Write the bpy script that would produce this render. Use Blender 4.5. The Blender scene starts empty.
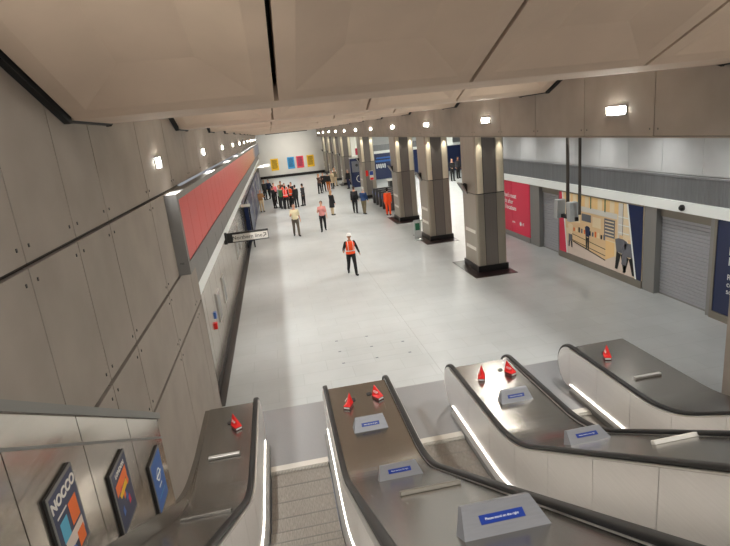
import bpy, bmesh, math, random
from mathutils import Vector, Matrix
random.seed(7)
SC = bpy.context.scene
COL = SC.collection
PI = math.pi
SC.view_settings.view_transform = 'Standard'
SC.view_settings.look = 'None'
SC.view_settings.gamma = 1.0
SC.view_settings.use_curve_mapping = False
SC.view_settings.exposure = -0.08
SC.cycles.use_denoising = True
SC.cycles.max_bounces = 10
SC.cycles.diffuse_bounces = 6
SC.cycles.sample_clamp_indirect = 6.0

# ------------------------------------------------------------------ materials
def lin(c):
    return tuple(((v/12.92) if v <= .04045 else ((v+.055)/1.055)**2.4) for v in c)

def mat(name, rgb, rough=.5, metal=0., vary=0., scale=4., stretch=(1, 1, 1), bump=0., emit=0., spec=.5, rvary=0.):
    m = bpy.data.materials.new(name); m.use_nodes = True
    nt = m.node_tree; b = nt.nodes['Principled BSDF']
    c = lin(rgb)
    b.inputs['Base Color'].default_value = (*c, 1)
    b.inputs['Roughness'].default_value = rough
    b.inputs['Metallic'].default_value = metal
    b.inputs['Specular IOR Level'].default_value = spec
    if emit:
        b.inputs['Emission Color'].default_value = (*c, 1)
        b.inputs['Emission Strength'].default_value = emit
    if vary or bump or rvary:
        tc = nt.nodes.new('ShaderNodeTexCoord'); mp = nt.nodes.new('ShaderNodeMapping')
        mp.inputs['Scale'].default_value = stretch
        nz = nt.nodes.new('ShaderNodeTexNoise'); nz.inputs['Scale'].default_value = scale
        nz.inputs['Detail'].default_value = 6
        nt.links.new(tc.outputs['Object'], mp.inputs['Vector']); nt.links.new(mp.outputs[0], nz.inputs['Vector'])
        if vary:
            rp = nt.nodes.new('ShaderNodeValToRGB')
            rp.color_ramp.elements[0].position = .3; rp.color_ramp.elements[1].position = .7
            rp.color_ramp.elements[0].color = (*[v*(1-vary) for v in c], 1)
            rp.color_ramp.elements[1].color = (*[min(1, v*(1+vary)) for v in c], 1)
            nt.links.new(nz.outputs['Fac'], rp.inputs['Fac']); nt.links.new(rp.outputs[0], b.inputs['Base Color'])
        if rvary:
            mr = nt.nodes.new('ShaderNodeMapRange')
            mr.inputs['To Min'].default_value = rough-rvary; mr.inputs['To Max'].default_value = rough+rvary
            nt.links.new(nz.outputs['Fac'], mr.inputs['Value']); nt.links.new(mr.outputs[0], b.inputs['Roughness'])
        if bump:
            bp = nt.nodes.new('ShaderNodeBump'); bp.inputs['Strength'].default_value = bump
            bp.inputs['Distance'].default_value = .01
            nt.links.new(nz.outputs['Fac'], bp.inputs['Height']); nt.links.new(bp.outputs[0], b.inputs['Normal'])
    return m

M = {}
M['panel'] = mat('wall_panel_concrete', (.58, .545, .51), .75, 0, .09, 1.6, (1, 1, 1), .12)
M['grc'] = mat('ceiling_concrete', (.79, .71, .635), .8, 0, .07, 1.3, (1, 1, 1), .12)
M['reveal'] = mat('dark_reveal', (.22, .19, .17), .8)
M['black'] = mat('black_gap', (.05, .05, .05), .7)
M['steel'] = mat('brushed_steel', (.76, .75, .73), .38, .75, .05, 6, (1, .1, 12), 0, rvary=.06)
M['deck'] = mat('deck_steel', (.60, .585, .56), .25, .97, .05, 5, (14, .3, .3), 0, rvary=.05)
M['bal'] = mat('balustrade_steel', (.88, .87, .86), .42, .85, .03, 5, (1, .3, 9), 0)
M['lsteel'] = mat('wall_lining_steel', (.80, .77, .73), .17, .97, .06, 4, (.3, .3, 5), 0, rvary=.07)
M['plate'] = mat('landing_steel', (.58, .585, .59), .40, .6, .06, 30, (1, 6, 1), .05)
M['rubber'] = mat('handrail_rubber', (.045, .043, .04), .45)
M['gstep'] = mat('step_metal', (.62, .60, .57), .5, .6, .2, 9, (8, 1.2, 1), .2)
M['comb'] = mat('comb_metal', (.84, .83, .80), .4, .6)
M['greypaint'] = mat('grey_paint', (.50, .50, .49), .45, .3)
M['fascia'] = mat('fascia_grey', (.47, .465, .455), .55, .1, .05, 3)
M['white'] = mat('white_enamel', (.93, .95, .94), .4)
M['offwhite'] = mat('off_white', (.86, .85, .82), .6)
M['wallgrey'] = mat('pale_grey_panel', (.70, .71, .71), .6, 0, .04, 2)
M['backwall'] = mat('back_wall_grey', (.84, .83, .80), .7, 0, .04, .6)
M['colm'] = mat('column_steel', (.62, .59, .54), .38, .55, .06, 5, (1, 1, .15), 0, rvary=.06)
M['colstrip'] = mat('column_strip_steel', (.50, .475, .455), .36, .6, .05, 9, (12, 12, .1), 0)
M['flute'] = mat('column_flute', (.86, .82, .73), .45, .25)
M['plinth'] = mat('black_plinth', (.09, .08, .08), .3)
M['redgranite'] = mat('dark_red_granite', (.12, .075, .075), .3, 0, .3, 40)
M['lamp'] = mat('lamp_glow', (1, .98, .93), .5, emit=330)
M['lampdim'] = mat('lamp_glow_soft', (1, .98, .93), .5, emit=130)
M['led'] = mat('led_strip', (1, .97, .92), .5, emit=13)
M['boxsteel'] = mat('sign_box_steel', (.56, .57, .59), .45, .4, .04, 8, (1, 8, 8))
M['blue'] = mat('sign_blue', (.10, .22, .55), .35)
M['navy'] = mat('navy_panel', (.08, .14, .30), .3)
M['gatemetal'] = mat('gate_metal', (.30, .30, .31), .4, .4)
M['bluead'] = mat('bright_blue_print', (.16, .38, .68), .3)
M['crimson'] = mat('crimson_panel', (.84, .16, .30), .4)
M['red'] = mat('signal_red', (.85, .10, .08), .4)
M['redblack'] = mat('dark_red_edge', (.35, .04, .05), .5)
M['shutter'] = mat('shutter_metal', (.64, .65, .67), .45, .35)
M['darkgrille'] = mat('dark_grille', (.47, .48, .49), .5, .3, .1, 2, (1, 6, .2))
M['post'] = mat('grey_post', (.55, .55, .54), .45, .4)
M['bframe'] = mat('bronze_frame', (.52, .50, .46), .45, .4)
M['dark'] = mat('dark_grey', (.15, .15, .15), .5)
M['pole'] = mat('pole_dark_bronze', (.30, .28, .26), .45, .3)
M['ltgrey'] = mat('light_grey_plastic', (.70, .72, .72), .5)
M['yellow'] = mat('poster_yellow', (.93, .74, .15), .6)
M['pblue'] = mat('poster_blue', (.25, .60, .80), .6)
M['pred'] = mat('poster_red', (.90, .30, .36), .6)
M['green'] = mat('green_print', (.12, .40, .28), .5)
M['orange'] = mat('orange_print', (.92, .45, .18), .5)
M['cream'] = mat('cream_print', (.93, .86, .72), .5)
M['wood'] = mat('light_wood_print', (.90, .78, .60), .5)
M['amber'] = mat('amber_print', (.94, .80, .56), .5)
M['paleprint'] = mat('pale_floor_print', (.87, .81, .76), .5)
M['greyprint'] = mat('grey_print', (.42, .43, .46), .5)
M['cyanprint'] = mat('cyan_print', (.35, .68, .80), .5)
M['inkblack'] = mat('ink_black', (.05, .05, .06), .5)
M['skin1'] = mat('skin_light', (.80, .60, .50), .6)
M['skin2'] = mat('skin_mid', (.62, .43, .33), .6)
M['eye'] = mat('eye_dark', (.06, .04, .04), .3)
for n, c in dict(c_black=(.07, .07, .08), c_char=(.16, .16, .18), c_cream=(.88, .84, .70), c_taupe=(.36, .33, .29), c_pink=(.82, .55, .53),
                 c_navy=(.10, .14, .26), c_blue=(.13, .24, .42), c_khaki=(.44, .40, .31), c_tan=(.60, .44, .28), c_beige=(.76, .68, .55),
                 c_white=(.88, .88, .86), c_orange=(.98, .33, .10), c_redor=(.93, .25, .20), c_green=(.25, .40, .25), c_grey=(.50, .52, .54),
                 c_rust=(.70, .38, .12), c_rose=(.85, .42, .45), h_dark=(.10, .07, .06), h_blond=(.66, .50, .32), h_grey=(.72, .70, .68), h_brown=(.28, .18, .12),
                 c_brown=(.32, .22, .17)).items():
    M[n] = mat('cloth_'+n[2:] if n[0] == 'c' else 'hair_'+n[2:], c, .8)
M['reflect'] = mat('reflective_tape', (.85, .86, .84), .35)

def floor_mat():
    m = mat('terrazzo_tiles', (.675, .69, .688), .34, 0, .05, 1.2)
    nt = m.node_tree; b = nt.nodes['Principled BSDF']
    tc = nt.nodes.new('ShaderNodeTexCoord')
    br = nt.nodes.new('ShaderNodeTexBrick'); br.offset = .5; br.inputs['Scale'].default_value = 1
    br.inputs['Brick Width'].default_value = 1.2; br.inputs['Row Height'].default_value = .6
    br.inputs['Mortar Size'].default_value = .006; br.inputs['Mortar Smooth'].default_value = .2
    br.inputs['Color1'].default_value = (1, 1, 1, 1); br.inputs['Color2'].default_value = (.955, .955, .95, 1)
    br.inputs['Mortar'].default_value = (.80, .80, .79, 1)
    mx = nt.nodes.new('ShaderNodeMix'); mx.data_type = 'RGBA'; mx.blend_type = 'MULTIPLY'; mx.inputs['Factor'].default_value = 1
    src = b.inputs['Base Color'].links[0].from_socket
    nt.links.new(tc.outputs['Object'], br.inputs['Vector'])
    nt.links.new(src, mx.inputs['A']); nt.links.new(br.outputs['Color'], mx.inputs['B'])
    nt.links.new(mx.outputs['Result'], b.inputs['Base Color'])
    return m
M['floor'] = floor_mat()

def ramp_mat(name, stops, axis=1, lo=0., hi=1., rough=.4, joints=0.):
    m = mat(name, (.5, .5, .5), rough); nt = m.node_tree; b = nt.nodes['Principled BSDF']
    tc = nt.nodes.new('ShaderNodeTexCoord'); sp = nt.nodes.new('ShaderNodeSeparateXYZ')
    mr = nt.nodes.new('ShaderNodeMapRange'); mr.inputs['From Min'].default_value = lo; mr.inputs['From Max'].default_value = hi
    rp = nt.nodes.new('ShaderNodeValToRGB')
    while len(rp.color_ramp.elements) < len(stops): rp.color_ramp.elements.new(.5)
    for e, (p, c) in zip(rp.color_ramp.elements, stops): e.position = p; e.color = (*lin(c), 1)
    nt.links.new(tc.outputs['Object'], sp.inputs[0]); nt.links.new(sp.outputs[axis], mr.inputs['Value'])
    nt.links.new(mr.outputs[0], rp.inputs['Fac']); nt.links.new(rp.outputs[0], b.inputs['Base Color'])
    return m

# ------------------------------------------------------------------ mesh builder
class MB:
    def __init__(s): s.v = []; s.f = []; s.mi = []; s.m = 0
    def face(s, pts):
        i = len(s.v); s.v += [tuple(p) for p in pts]; s.f.append(list(range(i, i+len(pts)))); s.mi.append(s.m); return s
    def box(s, x0, x1, y0, y1, z0, z1):
        i = len(s.v)
        s.v += [(x0, y0, z0), (x1, y0, z0), (x1, y1, z0), (x0, y1, z0), (x0, y0, z1), (x1, y0, z1), (x1, y1, z1), (x0, y1, z1)]
        for q in ((0, 3, 2, 1), (4, 5, 6, 7), (0, 1, 5, 4), (1, 2, 6, 5), (2, 3, 7, 6), (3, 0, 4, 7)):
            s.f.append([i+k for k in q]); s.mi.append(s.m)
        return s
    def prism(s, poly, axis, a, b):
        """poly: 2-D outline; axis 'x': (y,z), 'y': (x,z), 'z': (x,y); extruded from a to b."""
        def P(p, t):
            return (t, p[0], p[1]) if axis == 'x' else (p[0], t, p[1]) if axis == 'y' else (p[0], p[1], t)
        i = len(s.v); n = len(poly)
        s.v += [P(p, a) for p in poly] + [P(p, b) for p in poly]
        s.f.append([i+k for k in range(n)]); s.mi.append(s.m)
        s.f.append([i+n+k for k in reversed(range(n))]); s.mi.append(s.m)
        for k in range(n):
            s.f.append([i+k, i+n+k, i+n+(k+1) % n, i+(k+1) % n]); s.mi.append(s.m)
        return s
    def rings(s, rings, cap=True):
        i = len(s.v); n = len(rings[0])
        for r in rings: s.v += [tuple(p) for p in r]
        for a in range(len(rings)-1):
            for k in range(n):
                s.f.append([i+a*n+k, i+a*n+(k+1) % n, i+(a+1)*n+(k+1) % n, i+(a+1)*n+k]); s.mi.append(s.m)
        if cap:
            s.f.append([i+k for k in reversed(range(n))]); s.mi.append(s.m)
            j = i+(len(rings)-1)*n
            s.f.append([j+k for k in range(n)]); s.mi.append(s.m)
        return s
    def capsule(s, pts, rad, n=10):
        """round-ended tapered tube through pts"""
        pts = [Vector(p) for p in pts]; rings = []
        def ring(c, t, r):
            t = t.normalized(); a = t.cross(Vector((0, 0, 1)) if abs(t.z) < .9 else Vector((0, 1, 0))).normalized(); b = t.cross(a)
            return [c+a*(r*math.cos(2*PI*k/n))+b*(r*math.sin(2*PI*k/n)) for k in range(n)]
        t0 = (pts[1]-pts[0]).normalized(); t1 = (pts[-1]-pts[-2]).normalized()
        ref = None
        for q in (85, 55, 25):
            rings.append((pts[0]-t0*rad[0]*math.sin(math.radians(q)), t0, rad[0]*math.cos(math.radians(q))))
        for k, p in enumerate(pts):
            t = t0 if k == 0 else t1 if k == len(pts)-1 else ((pts[k+1]-p).normalized()+(p-pts[k-1]).normalized())
            rings.append((p, t, rad[k]))
        for q in (25, 55, 85):
            rings.append((pts[-1]+t1*rad[-1]*math.sin(math.radians(q)), t1, rad[-1]*math.cos(math.radians(q))))
        out = []; pa = None
        for c, t, r in rings:
            t = t.normalized()
            if pa is None: pa = t.cross(Vector((0, 0, 1)) if abs(t.z) < .9 else Vector((0, 1, 0))).normalized()
            a = (pa-t*pa.dot(t)).normalized(); pa = a; b = t.cross(a)
            out.append([c+a*(r*math.cos(2*PI*k/n))+b*(r*math.sin(2*PI*k/n)) for k in range(n)])
        return s.rings(out)
    def ellipsoid(s, c, r, n=14, m=8, top=PI, start=0.05):
        rs = []
        for j in range(m+1):
            t = start+(top-start-.05 if top >= PI else top-start)*j/m
            rs.append([(c[0]+r[0]*math.sin(t)*math.cos(2*PI*k/n), c[1]+r[1]*math.sin(t)*math.sin(2*PI*k/n), c[2]+r[2]*math.cos(t)) for k in range(n)])
        return s.rings(rs[::-1])
    def cyl(s, c0, c1, r, n=16):
        c0 = Vector(c0); c1 = Vector(c1); t = (c1-c0).normalized()
        a = t.cross(Vector((0, 0, 1)) if abs(t.z) < .9 else Vector((0, 1, 0))).normalized(); b = t.cross(a)
        return s.rings([[c+a*(r*math.cos(2*PI*k/n))+b*(r*math.sin(2*PI*k/n)) for k in range(n)] for c in (c0, c1)])
    def mesh(s, name, mats, off=(0, 0, 0), smooth=False):
        me = bpy.data.meshes.new(name)
        me.from_pydata([(x-off[0], y-off[1], z-off[2]) for x, y, z in s.v], [], s.f)
        for m in mats: me.materials.append(m)
        for p, i in zip(me.polygons, s.mi): p.material_index = min(i, len(mats)-1); p.use_smooth = smooth
        bm = bmesh.new(); bm.from_mesh(me); bmesh.ops.recalc_face_normals(bm, faces=bm.faces); bm.to_mesh(me); bm.free()
        return me

def tag(o, label=None, cat=None, group=None, kind=None):
    if label: o['label'] = label
    if cat: o['category'] = cat
    if group: o['group'] = group
    if kind: o['kind'] = kind
    return o
def thing(name, loc, label, cat, group=None, kind=None):
    o = bpy.data.objects.new(name, None); COL.objects.link(o); o.location = loc; o.empty_display_size = .1
    return tag(o, label, cat, group, kind)
def wl(o):
    v = Vector(o.location)
    while o.parent: o = o.parent; v += Vector(o.location)
    return v
def part(name, mb, m, parent, bevel=0., smooth=False, world=True, label=None):
    """link mb as one mesh under parent; coordinates given in the world frame (world) or the parent's."""
    mats = m if isinstance(m, (list, tuple)) else [m]
    off = wl(parent) if (parent is not None and world) else (0, 0, 0)
    o = bpy.data.objects.new(name, mb.mesh(name, mats, off, smooth)); COL.objects.link(o)
    if parent is not None: o.parent = parent
    if bevel:
        b = o.modifiers.new('bevel', 'BEVEL'); b.width = bevel; b.segments = 2; b.limit_method = 'ANGLE'
    if label: o['label'] = label
    return o
def solo(name, mb, m, label, cat, group=None, bevel=0., smooth=False):
    o = part(name, mb, m, None, bevel, smooth)
    # origin at base centre
    bb = [Vector(c) for c in o.bound_box]; c = sum(bb, Vector())/8; c.z = min(v.z for v in bb)
    o.data.transform(Matrix.Translation(-c)); o.location = c
    return tag(o, label, cat, group)
def struct(name, mb, m, parent=None, smooth=False):
    o = part(name, mb, m, parent, 0, smooth)
    if parent is None: o['kind'] = 'structure'
    return o
def dup(o, loc=None, parent=None):
    c = o.copy(); COL.objects.link(c)
    if loc is not None: c.location = loc
    if parent is not None: c.parent = parent
    for ch in list(o.children):
        d = dup(ch); d.parent = c
    return c
def text(name, body, size, loc, right, up, m, parent, align='CENTER', ext=.0015, world=True, spacing=1., bold=0.):
    cu = bpy.data.curves.new(name, 'FONT'); cu.body = body; cu.size = size; cu.align_x = align; cu.align_y = 'CENTER'
    cu.extrude = ext; cu.space_line = spacing; cu.resolution_u = 3; cu.offset = bold*size
    cu.materials.append(m)
    o = bpy.data.objects.new('tmp_text', cu); COL.objects.link(o)
    r = Vector(right).normalized(); u = Vector(up).normalized(); n = r.cross(u)
    mt = Matrix((r, u, n)).transposed().to_4x4()
    l = Vector(loc)
    if parent is not None and world: l = l-wl(parent)
    bpy.context.view_layer.update()
    me = bpy.data.meshes.new_from_object(o.evaluated_get(bpy.context.evaluated_depsgraph_get())); me.name = name
    bpy.data.objects.remove(o)
    o = bpy.data.objects.new(name, me); COL.objects.link(o)
    if parent is not None: o.parent = parent
    o.matrix_local = Matrix.Translation(l) @ mt
    return o
def arealight(name, loc, aim, sx, sy, power, parent=None, color=(1, .98, .945), spread=2.6):
    L = bpy.data.lights.new(name, 'AREA'); L.shape = 'RECTANGLE'; L.size = sx; L.size_y = sy; L.energy = power; L.color = color; L.spread = spread
    o = bpy.data.objects.new(name, L); COL.objects.link(o)
    l = Vector(loc)
    if parent is not None: o.parent = parent; l = l-wl(parent)
    o.location = l; o.rotation_euler = Vector(aim).to_track_quat('-Z', 'Y').to_euler()
    return o
ORD = ['first', 'second', 'third', 'fourth', 'fifth', 'sixth', 'seventh', 'eighth', 'ninth', 'tenth', 'eleventh', 'twelfth', 'thirteenth']

# ------------------------------------------------------------------ layout numbers (metres; x right, y into the hall, z up, floor 0)
XL = -1.85; XB = 6.30; XS = 10.48; YEND = 76.0; BAY = 6.2
LAMP0 = 9.22

# ------------------------------------------------------------------ floor
b = MB(); b.box(-4.5, 24, 8.27, YEND, -.2, 0); b.box(-4.5, -.95, -3, 8.27, -.2, -.001); b.box(5.4, 24, -3, 8.27, -.2, 0)
fl = struct('floor', b, M['floor'])
b = MB(); b.box(-1.99, -1.78, 11.05, YEND, 0, .012)
struct('trim_1', b, M['plinth'])
# access cover let into the floor: thin joint lines and lifting keys
b = MB(); hx0, hx1, hy0, hy1 = 1.05, 2.62, 12.45, 14.3
hx0, hx1, hy0, hy1 = 1.02, 2.72, 12.25, 13.75
for x in (hx0, (hx0+hx1)/2, hx1): b.box(x-.003, x+.003, hy0, hy1, 0, .002)
for y in (hy0, (hy0+hy1)/2, hy1): b.box(hx0, hx1, y-.002, y+.002, 0, .002)
b.m = 1
for x, y in ((hx0, hy1), (hx0, hy0+.75), (hx0, hy0), ((hx0+hx1)/2, hy1), ((hx0+hx1)/2, hy0+.75), ((hx0+hx1)/2, hy0), (hx1, hy0+.75), (hx1, hy0)):
    b.box(x-.035, x+.035, y-.025, y+.025, 0, .004)
struct('trim_2', b, [M['ltgrey'], M['greyprint']])
b = MB(); b.box(3.13, 3.137, 10.5, 24, 0, .002)
struct('trim_3', b, M['post'])

# ------------------------------------------------------------------ left wall: big concrete panels with open grooves
def panel_wall(name, x, face, ys, zs, gap_y, gap_z, m, thick=.05, bolts=True):
    """panels on the plane x, facing +x (face=1) or -x (face=-1); dark backing in the grooves."""
    b = MB()
    xa, xb = (x-thick, x) if face > 0 else (x, x+thick)
    for i in range(len(ys)-1):
        for j in range(len(zs)-1):
            b.box(xa, xb, ys[i]+gap_y/2, ys[i+1]-gap_y/2, zs[j]+gap_z/2, zs[j+1]-gap_z/2)
    b.m = 1
    xc = x-thick if face > 0 else x+thick
    b.box(min(xc, xc-face*.12), max(xc, xc-face*.12), ys[0], ys[-1], zs[0], zs[-1])
    if bolts:
        b.m = 2
        for i in range(1, len(ys)-1):
            for j in range(len(zs)-1):
                for z in (zs[j]+.13, zs[j+1]-.13):
                    if zs[j+1]-zs[j] < .6: continue
                    for s in (-.10, .10):
                        y = ys[i]+s
                        b.box(min(x, x+face*.006), max(x, x+face*.006), y-.009, y+.009, z-.014, z+.014)
    return struct(name, b, [m, M['reveal'], M['dark']])
ysl = [-5, -3.1, -1.03, 1.03, 3.1, 4.13, 5.17, 6.2, 8.27, 10.33, 11.05]
panel_wall('wall_left', XL, 1, ysl, [-.2, 2.51, 3.44, 4.88], .018, .05, M['panel'])
ysu = [-5, -3.1, -1.03, 1.03, 3.1, 4.13, 5.17, 6.2]+[8.27+2.067*k for k in range(33)]
panel_wall('wall_left_upper', XL, 1, ysu, [4.88, 9.5], .018, .03, M['panel'])
# end return of the near wall, then the set-back lower wall of the hall
b = MB(); b.box(-2.6, XL, 10.98, 11.05, -.0, 2.86)
struct('wall_left_return', b, M['panel'])
b = MB()
yy = 11.05
while yy < 30:
    b.box(-2.06, -1.985, yy+.008, yy+1.192, .16, 2.56); yy += 1.2
b.m = 1; b.box(-2.2, -2.04, 11.05, YEND, 0, 2.84)
yy = 30.65
b.m = 0
while yy < YEND: b.box(-2.06, -1.985, yy+.008, min(YEND, yy+1.192), 2.05, 2.56); yy += 1.2
struct('wall_left_lower', b, [M['lsteel'], M['dark']])
b = MB(); b.box(-2.02, -1.96, 11.05, YEND, .012, .17)
struct('baseboard_left', b, M['plinth'])
b = MB(); b.box(-1.99, -1.86, 11.05, YEND, 2.57, 2.84)
struct('trim_4', b, M['white'])
# grey fascia above the white band, closed down to it
b = MB()
y = 11.05
while y < YEND: b.box(-1.92, -1.853, y+.006, min(YEND, y+2.05), 2.85, 3.45); y += 2.067
b.m = 1; b.box(-1.98, -1.90, 11.05, YEND, 2.85, 3.45)
struct('trim_5', b, [M['fascia'], M['reveal']])

# long coloured panel box that sits on the left wall
fb = thing('coloured_panel_box', (-1.76, 9.35, 3.45), 'long red panel in a grey metal frame running along the left wall', 'wall panel')
x0, x1, z0, z1 = -1.85, -1.67, 3.46, 4.84
b = MB()
b.box(x0, x1+.02, 9.29, 9.45, z0, z1)
b.box(x0, x1+.02, 9.45, YEND, z1-.11, z1)
b.box(x0, x1+.02, 9.45, YEND, z0, z0+.2)
part('frame', b, M['fascia'], fb)
cp = ramp_mat('coloured_panels', [(0, (.84, .24, .23)), (.2, (.84, .26, .22)), (.38, (.80, .40, .20)), (.62, (.80, .52, .22)), (.74, (.20, .28, .42)), (1, (.16, .25, .42))], 1, 0, 66, .35)
b = MB(); y = 9.45
while y < YEND: b.box(x0, x1, y+.006, min(y+1.026, YEND), z0+.2, z1-.11); y += 1.033
part('coloured_panel', b, cp, fb)
text('lettering', 'P00', .045, (-1.76, 9.288, 3.66), (1, 0, 0), (0, 0, 1), M['inkblack'], fb)

# ------------------------------------------------------------------ bulkhead over the columns (right) and aisle ceiling
panel_wall('wall_bulkhead', XB, -1, [-3, 2.07, 4.13, 6.2]+[8.27+2.067*k for k in range(33)], [4.95, 8.2], .018, .03, M['panel'])
b = MB(); b.box(XB, XB+.34, -3, YEND, 4.93, 4.955)
struct('trim_6', b, M['panel'])
b = MB(); b.box(XB+.34, 24, -3, YEND, 4.955, 5.1)
struct('ceiling_aisle', b, M['wallgrey'])

# ------------------------------------------------------------------ folded ceiling of concrete trays
b = MB(); SL = .38; ZL = 5.93; TH = .3
XE = [-1.79, .12, 2.13, 4.13, 6.24]
def tray(xa, xb, ylo, yhi, sgn):
    """sloping tray panel: low edge at y=ylo, high edge at y=yhi"""
    def P(x, y, d=0.): return (x, y, ZL+SL*abs(y-ylo)+d)
    g = .022; dr = sgn
    xa += g; xb -= g
    yl, yh = ylo, yhi
    L = abs(yhi-ylo)
    o = [(xa, yl), (xb, yl), (xb, yh), (xa, yh)]
    r = .17; q = .62
    i1 = [(xa+r, yl+dr*r), (xb-r, yl+dr*r), (xb-r, yh-dr*r), (xa+r, yh-dr*r)]
    TD = .14
    i2 = [(xa+q, yl+dr*q), (xb-q, yl+dr*q), (xb-q, yh-dr*q), (xa+q, yh-dr*q)]
    for k in range(4):
        n = (k+1) % 4
        b.face([P(*o[k]), P(*o[n]), P(*i1[n]), P(*i1[k])])
        b.face([P(*i1[k]), P(*i1[n]), P(*i2[n], TD), P(*i2[k], TD)])
        b.face([P(*o[k]), P(*o[k], TH), P(*o[n], TH), P(*o[n])])
    b.face([P(*p, TD) for p in i2])
for k in range(-0, 12):
    y0 = 5.6+BAY*k; y1 = y0+1.3
    if y0 > YEND: break
    b.box(XE[0], XE[-1], y0, min(y1, YEND), ZL, ZL+.14)
    ylo = y0; yhi = 1.4 if k == 0 else y0-2.45
    for i in range(4):
        tray(XE[i], XE[i+1], ylo, yhi, -1)
        if y1+2.45 < YEND: tray(XE[i], XE[i+1], y1, y1+2.45, 1)
# shaft soffit over the escalators, rising behind the first tray
for i in range(4):
    b.face([(XE[i]+.02, 1.4, 7.53), (XE[i+1]-.02, 1.4, 7.53), (XE[i+1]-.02, -5, 11.2), (XE[i]+.02, -5, 11.2)])
ce = struct('ceiling', b, M['grc'])
b = MB()
for k in range(12):
    y0 = 5.6+BAY*k
    pts = [(y0-2.45 if k else 1.4, ZL+SL*(2.45 if k else 4.2)+.4), (y0, ZL+.4), (y0+1.3, ZL+.4), (y0+3.75, ZL+SL*2.45+.4)]
    for (ya, za), (yb, zb) in zip(pts[:-1], pts[1:]):
        b.face([(-2.1, ya, za), (6.6, ya, za), (6.6, yb, zb), (-2.1, yb, zb)])
struct('ceiling_backing', b, M['black'])
# black shadow gap where the folded ceiling meets the walls
for nm, xa, xb_ in (('trim_10', XL, XL+.06), ('trim_11', XB-.06, XB)):
    b = MB()
    for k in range(12):
        y0 = 5.6+BAY*k
        if y0+1.3 > YEND: break
        hi = 1.4 if k == 0 else y0-2.45
        zh = ZL+SL*(y0-hi)
        b.prism([(hi, zh-.035), (hi, zh+.3), (y0, ZL+.3), (y0, ZL-.03), (y0-.05, ZL-.03)], 'x', xa, xb_)
        b.prism([(y0, ZL-.018), (y0, ZL+.2), (y0+1.3, ZL+.2), (y0+1.3, ZL-.018)], 'x', xa, xb_)
        if y0+3.75 < YEND: b.prism([(y0+1.3, ZL-.03), (y0+1.3, ZL+.3), (y0+3.75, ZL+SL*2.45+.3), (y0+3.75, ZL+SL*2.45-.03)], 'x', xa, xb_)
    struct(nm, b, M['black'])

# ------------------------------------------------------------------ end wall with posters
b = MB(); b.box(-4.5, 24, YEND, YEND+.2, 0, 9)
struct('wall_back', b, M['backwall'])
b = MB(); b.box(-2, 24, YEND-.04, YEND, 0, .35)
struct('baseboard_back', b, M['plinth'])
for i, (xa, xb_, m, nm, lab) in enumerate(((-.33, .72, 'yellow', 'yellow', 'yellow text poster on the far wall, apart from the others on the left'),
                               (1.95, 2.92, 'pblue', 'blue', 'light blue text poster on the far wall'),
                               (3.2, 4.2, 'pred', 'red', 'pinkish red text poster on the far wall'),
                               (4.65, 5.65, 'yellow', 'yellow', 'yellow text poster on the far wall right of the red one'))):
    b = MB(); b.box(xa, xb_, YEND-.03, YEND-.005, 1.0, 2.6)
    t = thing('wall_poster', ((xa+xb_)/2, YEND-.005, 1.0), lab, 'poster', 'posters on the far wall')
    part('sheet', b, M[m], t)
    b = MB()
    for k in range(8):
        b.box(xa+.15, xb_-.15-.1*random.random(), YEND-.036, YEND-.03, 2.35-.15*k, 2.42-.15*k)
    part('text_lines', b, M['inkblack' if m == 'yellow' else 'navy'], t)

# ------------------------------------------------------------------ wall lamps
def lamp(x, y, z, side, label, power, group, w=.32, h=.14, glow='lamp'):
    t = thing('wall_lamp', (x, y, z), label, 'wall lamp', group)
    s = side
    # back box, plus an added lip shaped to block light on the wall below
    b = MB(); xa, xb_ = sorted((x, x+s*.02)); b.box(xa, xb_, y-w/2-.014, y+w/2+.014, z-h/2-.014, z+h/2+.014)
    part('housing', b, M['dark'], t)
    b = MB(); xa, xb_ = sorted((x, x+s*.040)); b.box(xa, xb_, y-w/2-.03, y+w/2+.03, z-h/2-.03, z-h/2-.012)
    part('shield_lip', b, M['post'], t)
    b = MB(); xa, xb_ = sorted((x+s*.02, x+s*.028)); b.box(xa, xb_, y-w/2, y+w/2, z-h/2, z+h/2)
    part('diffuser', b, M[glow], t)
    arealight('lamp_light', (x+s*.042, y, z+.03), (s*.55, 0, -1), w*.8, .025, power, t, (1, .98, .945), 2.15)
    return t
PW = 105
for k in range(11):
    y = LAMP0+BAY*k
    lamp(XL, y+.1, 5.38, 1, ORD[k]+' square lit lamp on the left wall, counted from the escalators', PW, 'lamps along the left wall')
    lamp(XB, y+.05, 5.42, -1, ORD[k]+' rectangular lit lamp on the bulkhead above the columns, counted from the escalators', PW, 'lamps along the bulkhead', .54, .125)

for xx, ss, nm in ((XL, 1, 'square lit lamp on the left escalator wall, above the screens'), (XB, -1, 'rectangular lit lamp on the bulkhead beside the escalators, out above the right deck')):
    lamp(xx, LAMP0-BAY, 5.40, ss, nm, 30, 'lamps over the escalators', .54, .14, 'lampdim')
# fill lamps added under the white band to lighten the floor by the wall
for k in range(8):
    y = 14.3+BAY*k
    t = thing('floor_fill_lamp', (-1.93, y, 2.57), ORD[k]+' added thin fill lamp under the white band of the left wall, from the escalators', 'linear lamp', 'added fill lamps under the white band')
    b = MB(); b.box(-1.985, -1.93, y-2.4, y+2.4, 2.545, 2.57); part('channel', b, M['dark'], t)
    arealight('floor_fill_light', (-1.95, y, 2.535), (.55, 0, -1), .04, 4.7, 75, t, (1, .98, .945), 2.8)
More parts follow.
